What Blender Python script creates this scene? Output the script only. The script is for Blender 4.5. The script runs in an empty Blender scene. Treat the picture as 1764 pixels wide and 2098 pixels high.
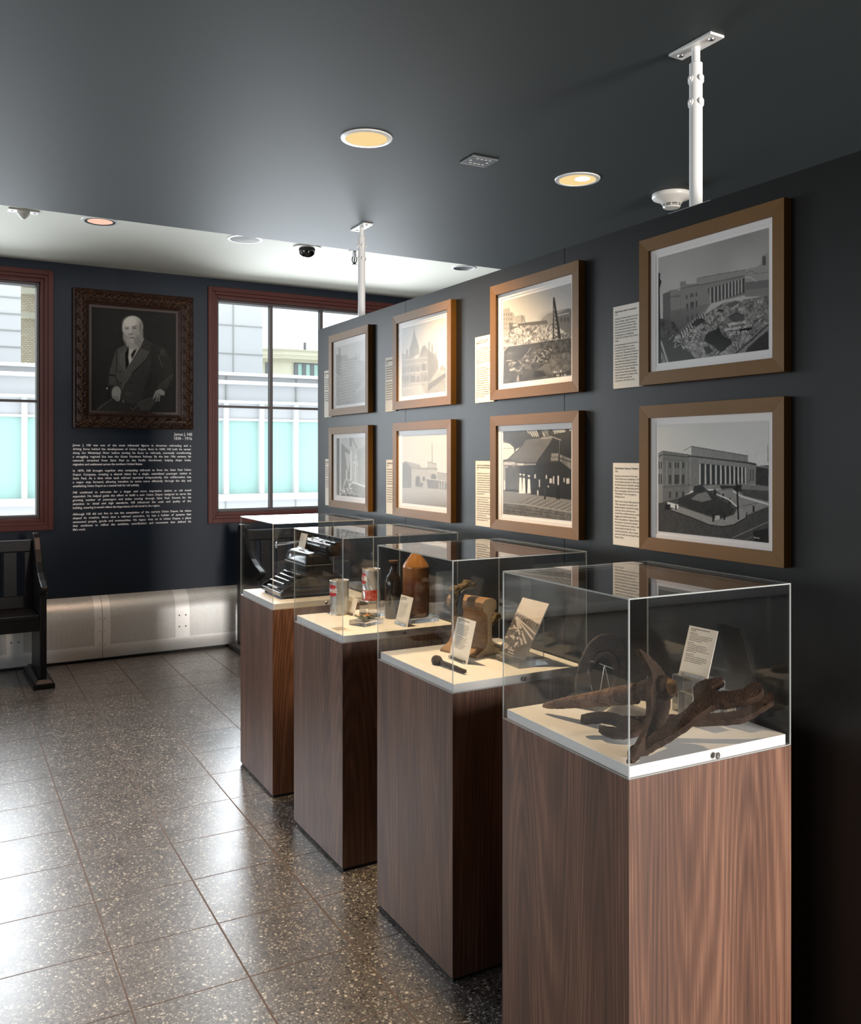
import bpy, math, random
import numpy as np
from mathutils import Vector, Matrix
random.seed(7); np.random.seed(7)
sc = bpy.context.scene
COL = sc.collection
# ------------------------------------------------------------------ camera
CAM_H = 1.6; F = 1821.6; TH = 0.5022; CX = 882.0; HOR = 930.9
cam = bpy.data.cameras.new('camera'); camo = bpy.data.objects.new('camera', cam); COL.objects.link(camo)
cam.sensor_fit = 'HORIZONTAL'; cam.sensor_width = 36; cam.lens = F/1764*36
cam.shift_y = -(1049-HOR)/1764
cam.clip_start = 0.05; cam.clip_end = 300
camo.location = (0, 0, CAM_H); camo.rotation_euler = (math.pi/2, 0, -TH)
sc.camera = camo
# ------------------------------------------------------------------ world, lights, exposure
sc.view_settings.view_transform = 'Standard'; sc.view_settings.look = 'None'
sc.view_settings.exposure = 0.28; sc.view_settings.gamma = 1; sc.view_settings.use_curve_mapping = False
w = bpy.data.worlds.new('overcast_sky'); sc.world = w; w.use_nodes = True
w.node_tree.nodes['Background'].inputs[0].default_value = (0.93, 0.97, 1.0, 1)
w.node_tree.nodes['Background'].inputs[1].default_value = 1.95
cy = sc.cycles
cy.max_bounces = 10; cy.diffuse_bounces = 3; cy.glossy_bounces = 5; cy.transmission_bounces = 8
cy.transparent_max_bounces = 40; cy.caustics_reflective = False; cy.caustics_refractive = False
cy.sample_clamp_indirect = 4.0; cy.use_denoising = True
def area(name, loc, target, sx, sy, power, col, spread=180):
    l = bpy.data.lights.new(name, 'AREA'); l.shape = 'RECTANGLE'; l.size = sx; l.size_y = sy; l.energy = power; l.color = col; l.spread = math.radians(spread)
    o = bpy.data.objects.new(name, l); COL.objects.link(o); o.location = loc
    o.rotation_euler = (Vector(target)-Vector(loc)).to_track_quat('-Z', 'Y').to_euler(); return o
def spot(name, loc, target, power, col, ang=70, blend=.6, r=.05):
    l = bpy.data.lights.new(name, 'SPOT'); l.energy = power; l.color = col; l.spot_size = math.radians(ang); l.spot_blend = blend; l.shadow_soft_size = r
    o = bpy.data.objects.new(name, l); COL.objects.link(o); o.location = loc
    o.rotation_euler = (Vector(target)-Vector(loc)).to_track_quat('-Z', 'Y').to_euler(); return o
# daylight entering by the tall windows of the back wall; added fill lights at the left and behind the camera
area('daylight_window_left', (-.35, 7.26, 1.98), (-.35, 3, 1.98), 1.85, 1.7, 41, (.88, .94, 1), 125)
area('daylight_window_right', (2.92, 7.33, 1.98), (2.92, 3, 1.98), 1.7, 1.7, 70, (.88, .94, 1), 125)
area('fill_side', (-4.8, 2.9, 1.7), (1.5, 3.1, 1.2), 5.4, 2.0, 118, (.92, .96, 1))  # added fill light out of view; the left wall has no window
area('fill_rear', (3.15, -3.3, 1.7), (1.65, 2.0, .9), 1.5, 2.0, 500, (1, .94, .89))  # added fill light behind the camera, in front of a closed wall
WARM = (1.0, .70, .38)
# ------------------------------------------------------------------ measuring helpers (photo pixel -> point on a real plane of the room)
S_, C_ = math.sin(TH), math.cos(TH)
def ray(px, py):
    a = (px-CX)/F; b = (HOR-py)/F
    return Vector((S_+a*C_, C_-a*S_, b))
O = Vector((0, 0, CAM_H))
def onX(px, py, X): r = ray(px, py); return O + r*(X/r.x)
def onY(px, py, Y): r = ray(px, py); return O + r*(Y/r.y)
def onZ(px, py, Z): r = ray(px, py); return O + r*((Z-CAM_H)/r.z)
def atd(px, py, d): return O + ray(px, py)*d
WS = .027
def wallY(X, off=0): return 7.39 - off + WS*(X-1.4)
def onW(px, py, off=0):
    r = ray(px, py); return O + r*((7.39-off-WS*1.4)/(r.y-WS*r.x))
def onPlane(px, py, P, n):
    r = ray(px, py); return O + r*((P-O).dot(n)/r.dot(n))
# ------------------------------------------------------------------ node helpers
def mat(name):
    m = bpy.data.materials.new(name); m.use_nodes = True; nt = m.node_tree; nt.nodes.clear()
    out = nt.nodes.new('ShaderNodeOutputMaterial'); return m, nt, out
def N(nt, t, **kw):
    n = nt.nodes.new(t)
    for k, v in kw.items():
        if k.startswith('i_'):
            n.inputs[k[2:].replace('_', ' ')].default_value = v
        elif k.startswith('n'):
            try: n.inputs[int(k[1:])].default_value = v
            except ValueError: setattr(n, k, v)
        else: setattr(n, k, v)
    return n
def L(nt, a, b): nt.links.new(a, b)
def c4(c): return (*c, 1) if len(c) == 3 else c
def pbr(name, col, rough=.5, metal=0, spec=None, bump=0, bscale=200, var=0, vscale=6, coat=0, ior=None, emit=None, estr=0, sheen=0):
    m, nt, out = mat(name)
    b = N(nt, 'ShaderNodeBsdfPrincipled'); L(nt, b.outputs[0], out.inputs[0])
    b.inputs['Base Color'].default_value = c4(col); b.inputs['Roughness'].default_value = rough; b.inputs['Metallic'].default_value = metal
    if spec is not None: b.inputs['Specular IOR Level'].default_value = spec
    if ior: b.inputs['IOR'].default_value = ior
    b.inputs['Coat Weight'].default_value = coat; b.inputs['Coat Roughness'].default_value = .08
    if emit: b.inputs['Emission Color'].default_value = c4(emit); b.inputs['Emission Strength'].default_value = estr
    tc = N(nt, 'ShaderNodeTexCoord')
    if var:
        nz = N(nt, 'ShaderNodeTexNoise'); nz.inputs['Scale'].default_value = vscale; nz.inputs['Detail'].default_value = 5; L(nt, tc.outputs['Object'], nz.inputs['Vector'])
        mr = N(nt, 'ShaderNodeMapRange', n3=1-var, n4=1+var); L(nt, nz.outputs[0], mr.inputs[0])
        mx = N(nt, 'ShaderNodeVectorMath', operation='SCALE'); mx.inputs[0].default_value = col[:3]; L(nt, mr.outputs[0], mx.inputs['Scale']); L(nt, mx.outputs[0], b.inputs['Base Color'])
    if bump:
        nb = N(nt, 'ShaderNodeTexNoise'); nb.inputs['Scale'].default_value = bscale; nb.inputs['Detail'].default_value = 3; L(nt, tc.outputs['Object'], nb.inputs['Vector'])
        bp = N(nt, 'ShaderNodeBump'); bp.inputs['Strength'].default_value = bump; bp.inputs['Distance'].default_value = .002; L(nt, nb.outputs[0], bp.inputs['Height']); L(nt, bp.outputs[0], b.inputs['Normal'])
    return m
def ramp(nt, stops, interp='LINEAR'):
    r = N(nt, 'ShaderNodeValToRGB'); cr = r.color_ramp; cr.interpolation = interp
    while len(cr.elements) < len(stops): cr.elements.new(.5)
    for e, (p, c) in zip(cr.elements, stops): e.position = p; e.color = c4(c)
    return r
def M_(nt, op, a=None, b=None, c=None, **kw):
    n = N(nt, 'ShaderNodeMath', operation=op)
    for i, v in enumerate((a, b, c)):
        if v is None: continue
        if isinstance(v, (int, float)): n.inputs[i].default_value = v
        else: L(nt, v, n.inputs[i])
    return n.outputs[0]
# ------------------------------------------------------------------ materials
MT = {}
MT['ceiling_dark'] = pbr('ceiling_dark_paint', (.034, .042, .043), .62, bump=.12, bscale=60, var=.10, vscale=2.0, spec=.2)
MT['ceiling_white'] = pbr('ceiling_white_paint', (.64, .635, .56), .8, var=.03, vscale=1)
MT['wall_navy'] = pbr('wall_navy_paint', (.0095, .0165, .028), .45, bump=.10, bscale=90, spec=.22)
MT['wall_plain'] = pbr('wall_grey_paint', (.10, .10, .105), .6)
MT['partition'] = pbr('partition_laminate', (.0068, .0065, .0062), .38, bump=.06, bscale=500, spec=.3)
MT['seam'] = pbr('seam_shadow_gap', (.004, .004, .004), .9)
MT['white_metal'] = pbr('white_painted_steel', (.78, .78, .76), .3)
MT['white_plastic'] = pbr('white_plastic', (.62, .60, .55), .4)
MT['deck'] = pbr('white_deck_laminate', (.80, .785, .77), .55)
MT['mat_board'] = pbr('white_mat_board', (.78, .75, .73), .9)
MT['card'] = pbr('cream_card', (.76, .71, .63), .8)
MT['ink'] = pbr('black_ink', (.025, .022, .02), .8)
MT['ink_grey'] = pbr('grey_ink', (.12, .10, .085), .8)
MT['letter_white'] = pbr('white_vinyl_lettering', (.85, .85, .85), .6)
MT['maroon'] = pbr('maroon_window_paint', (.085, .026, .022), .4, spec=.15, var=.12, vscale=9)
MT['mullion'] = pbr('dark_mullion_metal', (.05, .035, .035), .45)
MT['bench'] = pbr('black_stained_oak', (.008, .0068, .0066), .36, spec=.16, bump=.25, bscale=25, var=.3, vscale=8)
MT['black_metal'] = pbr('black_enamel', (.010, .010, .011), .22, coat=.5)
MT['black_matte'] = pbr('black_rubber', (.012, .012, .012), .6)
MT['chrome'] = pbr('bright_chrome', (.75, .75, .75), .18, metal=1)
MT['silver'] = pbr('brushed_silver', (.6, .6, .6), .35, metal=1)
MT['smoked'] = pbr('smoked_dome', (.006, .006, .007), .06, coat=1)
MT['speaker_mesh'] = pbr('speaker_grille_fabric', (.16, .155, .14), .7)
MT['kick'] = pbr('black_kick_strip', (.006, .006, .006), .7)
MT['red'] = pbr('red_label_ink', (.50, .012, .02), .4)
MT['can'] = pbr('pale_can_metal', (.50, .52, .53), .28, metal=.55, var=.12, vscale=30)
MT['tin'] = pbr('tinned_rim', (.7, .62, .5), .3, metal=.9)
MT['brown_bottle'] = pbr('dark_brown_glass', (.014, .008, .006), .12, coat=.6)
MT['cork'] = pbr('aged_cork', (.10, .055, .03), .9, var=.3, vscale=60)
MT['glass_teal'] = pbr('teal_curtain_glass', (.42, .62, .58), .9, spec=.05, var=.10, vscale=.5)
MT['panel_grey'] = pbr('pale_grey_cladding', (.56, .565, .58), .8, spec=.05, var=.03, vscale=.7)
MT['panel_light'] = pbr('white_metal_coping', (.68, .68, .69), .7, spec=.05)
MT['joint'] = pbr('cladding_joint', (.36, .36, .35), .9)
MT['cream'] = pbr('cream_render', (.64, .62, .50), .9)
MT['cream_dark'] = pbr('cream_dark_moulding', (.48, .46, .36), .9)  # darker cream for the lower cornice and roof edge
MT['win_dark'] = pbr('dark_window_frame', (.16, .17, .18), .6)
MT['green_scrap'] = pbr('green_printed_paper', (.03, .04, .025), .5)
MT['orange_ink'] = pbr('orange_printed_ink', (.55, .20, .04), .5)

def stoneware():
    m, nt, out = mat('amber_glazed_stoneware'); b = N(nt, 'ShaderNodeBsdfPrincipled'); L(nt, b.outputs[0], out.inputs[0])
    tc = N(nt, 'ShaderNodeTexCoord'); sp = N(nt, 'ShaderNodeSeparateXYZ'); L(nt, tc.outputs['Object'], sp.inputs[0])
    nz = N(nt, 'ShaderNodeTexNoise'); nz.inputs['Scale'].default_value = 18; L(nt, tc.outputs['Object'], nz.inputs[0])
    v = M_(nt, 'ADD', sp.outputs[2], M_(nt, 'MULTIPLY', nz.outputs[0], .02))
    r = ramp(nt, [(.0, (.10, .030, .010)), (.5, (.17, .050, .012)), (.62, (.30, .12, .03)), (1, (.40, .19, .06))])
    L(nt, M_(nt, 'MULTIPLY', v, 3.3), r.inputs[0]); L(nt, r.outputs[0], b.inputs['Base Color']); b.inputs['Roughness'].default_value = .16; b.inputs['Coat Weight'].default_value = .6
    return m
MT['stoneware'] = stoneware()
def rust(name, c1, c2, c3, rough=.75, scale=28, b_=.9, spec=.3):
    m, nt, out = mat(name); b = N(nt, 'ShaderNodeBsdfPrincipled'); L(nt, b.outputs[0], out.inputs[0])
    tc = N(nt, 'ShaderNodeTexCoord')
    nz = N(nt, 'ShaderNodeTexNoise'); nz.inputs['Scale'].default_value = scale; nz.inputs['Detail'].default_value = 8; nz.inputs['Roughness'].default_value = .65; L(nt, tc.outputs['Object'], nz.inputs[0])
    r = ramp(nt, [(.3, c1), (.52, c2), (.75, c3)]); L(nt, nz.outputs[0], r.inputs[0]); L(nt, r.outputs[0], b.inputs['Base Color'])
    b.inputs['Roughness'].default_value = rough; b.inputs['Specular IOR Level'].default_value = spec
    n2 = N(nt, 'ShaderNodeTexNoise'); n2.inputs['Scale'].default_value = 260; n2.inputs['Detail'].default_value = 4; L(nt, tc.outputs['Object'], n2.inputs[0])
    bp = N(nt, 'ShaderNodeBump'); bp.inputs['Strength'].default_value = b_; bp.inputs['Distance'].default_value = .003; L(nt, n2.outputs[0], bp.inputs['Height']); L(nt, bp.outputs[0], b.inputs['Normal'])
    return m
MT['iron'] = rust('rusted_iron', (.018, .010, .007), (.034, .020, .013), (.070, .041, .026), .8, spec=.18)
MT['iron_dark'] = rust('blackened_iron', (.010, .007, .006), (.022, .014, .011), (.06, .034, .020), .6, 35, spec=.4)
MT['rail_steel'] = rust('ochre_rusted_steel', (.15, .075, .032), (.27, .145, .06), (.36, .21, .10), .5, 16, .4, spec=.5)
MT['rail_cut'] = rust('sawn_rail_face', (.24, .17, .10), (.34, .26, .16), (.42, .33, .22), .5, 60, .3, spec=.5)
MT['slag'] = rust('crusted_slag', (.03, .022, .014), (.10, .07, .035), (.22, .16, .08), .8, 70, 1)
MT['blue_iron'] = rust('blue_grey_iron', (.02, .024, .028), (.04, .047, .055), (.07, .075, .08), .5, 30, .5, spec=.5)
MT['ochre_wood'] = rust('ochre_handle_end', (.05, .025, .01), (.25, .13, .04), (.42, .25, .09), .8, 90, .8)
MT['frame_side'] = None
def wood(name, cols, sc_=(1, 1, .075), rings=46, nscale=3.2, rough=.42, coat=.05, fibre=.25, axis='z'):
    m, nt, out = mat(name); b = N(nt, 'ShaderNodeBsdfPrincipled'); L(nt, b.outputs[0], out.inputs[0])
    tc = N(nt, 'ShaderNodeTexCoord'); mp = N(nt, 'ShaderNodeMapping'); mp.inputs['Scale'].default_value = sc_; L(nt, tc.outputs['Object'], mp.inputs[0])
    oi = N(nt, 'ShaderNodeObjectInfo'); ad = N(nt, 'ShaderNodeVectorMath', operation='ADD'); L(nt, mp.outputs[0], ad.inputs[0])
    cb = N(nt, 'ShaderNodeCombineXYZ'); L(nt, M_(nt, 'MULTIPLY', oi.outputs['Random'], 30), cb.inputs[0]); L(nt, cb.outputs[0], ad.inputs[1])
    n1 = N(nt, 'ShaderNodeTexNoise'); n1.inputs['Scale'].default_value = nscale; n1.inputs['Detail'].default_value = 1.5; n1.inputs['Distortion'].default_value = .25; L(nt, ad.outputs[0], n1.inputs[0])
    s = M_(nt, 'SINE', M_(nt, 'MULTIPLY', n1.outputs[0], rings*6.28)); s = M_(nt, 'MULTIPLY_ADD', s, .5, .5)
    mp2 = N(nt, 'ShaderNodeMapping'); mp2.inputs['Scale'].default_value = (sc_[0]*1, sc_[1]*1, sc_[2]*.25) if axis == 'z' else sc_; L(nt, tc.outputs['Object'], mp2.inputs[0])
    n2 = N(nt, 'ShaderNodeTexNoise'); n2.inputs['Scale'].default_value = 220; n2.inputs['Detail'].default_value = 3; L(nt, mp2.outputs[0], n2.inputs[0])
    n3 = N(nt, 'ShaderNodeTexNoise'); n3.inputs['Scale'].default_value = 9; n3.inputs['Detail'].default_value = 2; L(nt, ad.outputs[0], n3.inputs[0])
    v = M_(nt, 'ADD', M_(nt, 'MULTIPLY', s, .13), M_(nt, 'ADD', M_(nt, 'MULTIPLY', n2.outputs[0], fibre*2.2), M_(nt, 'MULTIPLY', n3.outputs[0], .55)))
    r = ramp(nt, [(.36, cols[0]), (.62, cols[1]), (.88, cols[2])]); L(nt, v, r.inputs[0]); L(nt, r.outputs[0], b.inputs['Base Color'])
    b.inputs['Roughness'].default_value = rough; b.inputs['Coat Weight'].default_value = coat; b.inputs['Coat Roughness'].default_value = .25
    return m
MT['walnut'] = wood('walnut_veneer', [(.036, .0160, .0095), (.108, .049, .030), (.245, .124, .077)])
MT['handle_wood'] = wood('weathered_handle_wood', [(.03, .017, .010), (.12, .062, .034), (.28, .17, .10)], sc_=(.15, 1, 1), rings=4, nscale=14, rough=.85, coat=0, axis='x')
MT['gold_frame'] = pbr('bronze_gold_frame', (.150, .071, .0145), .42, metal=.1, spec=.3, bump=.1, bscale=120, var=.10, vscale=14)
MT['carved'] = None
def carved():
    m, nt, out = mat('carved_dark_gilt'); b = N(nt, 'ShaderNodeBsdfPrincipled'); L(nt, b.outputs[0], out.inputs[0])
    g = N(nt, 'ShaderNodeNewGeometry'); tc = N(nt, 'ShaderNodeTexCoord')
    nz = N(nt, 'ShaderNodeTexNoise'); nz.inputs['Scale'].default_value = 60; L(nt, tc.outputs['Object'], nz.inputs[0])
    v = M_(nt, 'ADD', M_(nt, 'MULTIPLY', g.outputs['Pointiness'], 2.2), M_(nt, 'MULTIPLY', nz.outputs[0], .25))
    r = ramp(nt, [(.95, (.010, .004, .003)), (1.22, (.030, .012, .007)), (1.0, (.030, .012, .007))])
    r = ramp(nt, [(.3, (.012, .005, .003)), (.7, (.05, .02, .011))]); L(nt, nz.outputs[0], r.inputs[0]); L(nt, r.outputs[0], b.inputs['Base Color'])
    b.inputs['Roughness'].default_value = .4; b.inputs['Specular IOR Level'].default_value = .3; return m
MT['carved'] = carved()
MT['gilt'] = pbr('gilt_beads', (.30, .15, .06), .25, metal=.7)
def pane(name, tint=(1, 1, 1), ior=1.49, ro=0, k=1.0):
    m, nt, out = mat(name)
    g = N(nt, 'ShaderNodeNewGeometry'); fr = N(nt, 'ShaderNodeFresnel')
    io = N(nt, 'ShaderNodeMapRange', n3=ior, n4=1/ior); L(nt, g.outputs['Backfacing'], io.inputs[0]); L(nt, io.outputs[0], fr.inputs[0])
    t = N(nt, 'ShaderNodeBsdfTransparent'); t.inputs[0].default_value = c4(tint); gl = N(nt, 'ShaderNodeBsdfGlossy'); gl.inputs['Roughness'].default_value = ro
    mx = N(nt, 'ShaderNodeMixShader'); L(nt, M_(nt, 'MULTIPLY', fr.outputs[0], k), mx.inputs[0]); L(nt, t.outputs[0], mx.inputs[1]); L(nt, gl.outputs[0], mx.inputs[2]); L(nt, mx.outputs[0], out.inputs[0])
    return m
MT['pane'] = pane('clear_acrylic_pane', (.985, .99, .99))
MT['glazing'] = pane('picture_glazing', (.99, .99, .99), 1.5, .13, .42)
MT['window_glass'] = pane('window_glass', (.97, .99, .99), 1.5)
def acrylic_edge():
    m, nt, out = mat('polished_acrylic_edge'); t = N(nt, 'ShaderNodeBsdfTransparent'); p = N(nt, 'ShaderNodeBsdfPrincipled')
    p.inputs['Base Color'].default_value = (.60, .63, .62, 1); p.inputs['Roughness'].default_value = .12
    mx = N(nt, 'ShaderNodeMixShader', n0=.48); L(nt, t.outputs[0], mx.inputs[1]); L(nt, p.outputs[0], mx.inputs[2]); L(nt, mx.outputs[0], out.inputs[0]); return m
MT['edge'] = acrylic_edge()
def solid_acrylic():
    m, nt, out = mat('solid_clear_acrylic'); g = N(nt, 'ShaderNodeBsdfGlass'); g.inputs['IOR'].default_value = 1.49; g.inputs['Roughness'].default_value = 0
    t = N(nt, 'ShaderNodeBsdfTransparent'); mx = N(nt, 'ShaderNodeMixShader', n0=.65); L(nt, t.outputs[0], mx.inputs[1]); L(nt, g.outputs[0], mx.inputs[2]); L(nt, mx.outputs[0], out.inputs[0]); return m
MT['block'] = solid_acrylic()
def print_mat():
    m, nt, out = mat('photographic_print'); b = N(nt, 'ShaderNodeBsdfPrincipled'); L(nt, b.outputs[0], out.inputs[0])
    a = N(nt, 'ShaderNodeAttribute', attribute_name='tone'); L(nt, a.outputs['Color'], b.inputs['Base Color']); b.inputs['Roughness'].default_value = .7; b.inputs['Specular IOR Level'].default_value = .1; return m
MT['print'] = print_mat()
def lamp_glow(name, col, s):
    m, nt, out = mat(name); e = N(nt, 'ShaderNodeEmission'); e.inputs[0].default_value = c4(col); e.inputs[1].default_value = s; L(nt, e.outputs[0], out.inputs[0]); return m
MT['glow'] = lamp_glow('lit_reflector', (1, .72, .33), .80)
MT['bulb'] = lamp_glow('hot_lamp', (1, .86, .6), 8)
MT['glow_pink'] = lamp_glow('dim_lit_reflector', (1, .60, .46), .85)
GX, GY, TX, TY = .4773, 4.0661, .3472, .3530
def terrazzo():
    m, nt, out = mat('terrazzo_tile_floor'); b = N(nt, 'ShaderNodeBsdfPrincipled'); L(nt, b.outputs[0], out.inputs[0])
    g = N(nt, 'ShaderNodeNewGeometry'); sp = N(nt, 'ShaderNodeSeparateXYZ'); L(nt, g.outputs['Position'], sp.inputs[0])
    def grout(o, off, t, w_):
        f = M_(nt, 'FRACT', M_(nt, 'DIVIDE', M_(nt, 'SUBTRACT', o, off-50*t), t))
        d = M_(nt, 'MULTIPLY', M_(nt, 'MINIMUM', f, M_(nt, 'SUBTRACT', 1.0, f)), t)
        return M_(nt, 'LESS_THAN', d, w_)
    gm = M_(nt, 'MAXIMUM', grout(sp.outputs[0], GX, TX, .0030), grout(sp.outputs[1], GY, TY, .0026))
    def chips(scale, thr, soft):
        v = N(nt, 'ShaderNodeTexVoronoi'); v.inputs['Scale'].default_value = scale; v.inputs['Randomness'].default_value = 1; L(nt, g.outputs['Position'], v.inputs[0])
        nz = N(nt, 'ShaderNodeTexNoise'); nz.inputs['Scale'].default_value = scale*1.5; L(nt, g.outputs['Position'], nz.inputs[0])
        s3 = N(nt, 'ShaderNodeSeparateColor'); L(nt, v.outputs['Color'], s3.inputs[0])
        size = M_(nt, 'MULTIPLY_ADD', s3.outputs[0], thr, .17)
        d = M_(nt, 'ADD', v.outputs['Distance'], M_(nt, 'MULTIPLY', nz.outputs[0], .35))
        k = N(nt, 'ShaderNodeMapRange'); L(nt, M_(nt, 'SUBTRACT', M_(nt, 'ADD', size, .17), d), k.inputs[0]); k.inputs[1].default_value = 0; k.inputs[2].default_value = soft
        return k.outputs[0], s3.outputs[1]
    k1, c1 = chips(85, .36, .05); k2, c2 = chips(170, .42, .08)
    stops = [(0, (.014, .013, .013)), (.36, (.045, .040, .038)), (.50, (.16, .148, .138)), (.60, (.34, .31, .275)), (.84, (.55, .51, .44))]
    r1 = ramp(nt, stops, 'CONSTANT'); L(nt, c1, r1.inputs[0]); r2 = ramp(nt, stops, 'CONSTANT'); L(nt, c2, r2.inputs[0])
    nzb = N(nt, 'ShaderNodeTexNoise'); nzb.inputs['Scale'].default_value = 3; L(nt, g.outputs['Position'], nzb.inputs[0])
    base = ramp(nt, [(.3, (.078, .070, .065)), (.7, (.104, .093, .087))]); L(nt, nzb.outputs[0], base.inputs[0])
    def mix(f, a, b_):
        x = N(nt, 'ShaderNodeMix', data_type='RGBA'); L(nt, f, x.inputs[0]); L(nt, a, x.inputs[6])
        if isinstance(b_, tuple): x.inputs[7].default_value = b_
        else: L(nt, b_, x.inputs[7])
        return x.outputs[2]
    col = mix(k2, base.outputs[0], r2.outputs[0]); col = mix(k1, col, r1.outputs[0]); col = mix(gm, col, (.115, .080, .068, 1))
    L(nt, col, b.inputs['Base Color'])
    nr = N(nt, 'ShaderNodeTexNoise'); nr.inputs['Scale'].default_value = 7; nr.inputs['Detail'].default_value = 4; L(nt, g.outputs['Position'], nr.inputs[0])
    rr = N(nt, 'ShaderNodeMapRange', n3=.25, n4=.37); L(nt, nr.outputs[0], rr.inputs[0])
    L(nt, M_(nt, 'MULTIPLY_ADD', gm, .4, rr.outputs[0]), b.inputs['Roughness'])
    L(nt, M_(nt, 'SUBTRACT', 2.3, M_(nt, 'MULTIPLY', gm, .9)), b.inputs['IOR'])
    bp = N(nt, 'ShaderNodeBump'); bp.inputs['Strength'].default_value = .25; bp.inputs['Distance'].default_value = .001; L(nt, M_(nt, 'SUBTRACT', 1, gm), bp.inputs['Height']); L(nt, bp.outputs[0], b.inputs['Normal'])
    return m
MT['terrazzo'] = terrazzo()
def steel(perf):
    m, nt, out = mat('perforated_stainless' if perf else 'stainless_band'); b = N(nt, 'ShaderNodeBsdfPrincipled'); L(nt, b.outputs[0], out.inputs[0])
    uv = N(nt, 'ShaderNodeUVMap', uv_map='UVMap'); sp = N(nt, 'ShaderNodeSeparateXYZ'); L(nt, uv.outputs[0], sp.inputs[0])
    b.inputs['Base Color'].default_value = (.86, .86, .84, 1); b.inputs['Metallic'].default_value = .45; b.inputs['Roughness'].default_value = .42
    mp = N(nt, 'ShaderNodeMapping'); mp.inputs['Scale'].default_value = (3, 90, 1); L(nt, uv.outputs[0], mp.inputs[0])
    nz = N(nt, 'ShaderNodeTexNoise'); nz.inputs['Scale'].default_value = 4; nz.inputs['Detail'].default_value = 3; L(nt, mp.outputs[0], nz.inputs[0])
    rr = N(nt, 'ShaderNodeMapRange', n3=.34, n4=.52); L(nt, nz.outputs[0], rr.inputs[0]); L(nt, rr.outputs[0], b.inputs['Roughness'])
    if perf:
        p = .0085
        row = M_(nt, 'FLOOR', M_(nt, 'DIVIDE', sp.outputs[1], p*.866))
        off = M_(nt, 'MULTIPLY', M_(nt, 'MODULO', row, 2.0), .5)
        fx = M_(nt, 'SUBTRACT', M_(nt, 'FRACT', M_(nt, 'ADD', M_(nt, 'DIVIDE', sp.outputs[0], p), off)), .5)
        fy = M_(nt, 'MULTIPLY', M_(nt, 'SUBTRACT', M_(nt, 'FRACT', M_(nt, 'DIVIDE', sp.outputs[1], p*.866)), .5), .866)
        d = M_(nt, 'SQRT', M_(nt, 'ADD', M_(nt, 'MULTIPLY', fx, fx), M_(nt, 'MULTIPLY', fy, fy)))
        hole = M_(nt, 'LESS_THAN', d, .29)
        h = N(nt, 'ShaderNodeBsdfDiffuse'); h.inputs[0].default_value = (.012, .012, .012, 1)
        mx = N(nt, 'ShaderNodeMixShader'); L(nt, hole, mx.inputs[0]); L(nt, b.outputs[0], mx.inputs[1]); L(nt, h.outputs[0], mx.inputs[2]); L(nt, mx.outputs[0], out.inputs[0])
    return m
MT['perf'] = steel(True); MT['band'] = steel(False)
def brick():
    m, nt, out = mat('cream_brick'); b = N(nt, 'ShaderNodeBsdfPrincipled'); L(nt, b.outputs[0], out.inputs[0])
    tc = N(nt, 'ShaderNodeTexCoord'); sp = N(nt, 'ShaderNodeSeparateXYZ'); L(nt, tc.outputs['Object'], sp.inputs[0]); cb = N(nt, 'ShaderNodeCombineXYZ'); L(nt, sp.outputs[0], cb.inputs[0]); L(nt, sp.outputs[2], cb.inputs[1])
    br = N(nt, 'ShaderNodeTexBrick'); L(nt, cb.outputs[0], br.inputs[0]); br.inputs['Scale'].default_value = 3.6; br.inputs['Color1'].default_value = (.70, .65, .52, 1); br.inputs['Color2'].default_value = (.62, .54, .40, 1); br.inputs['Mortar'].default_value = (.36, .28, .20, 1); br.inputs['Mortar Size'].default_value = .03
    L(nt, br.outputs[0], b.inputs['Base Color']); b.inputs['Roughness'].default_value = .9; return m
MT['brick'] = brick()
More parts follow.
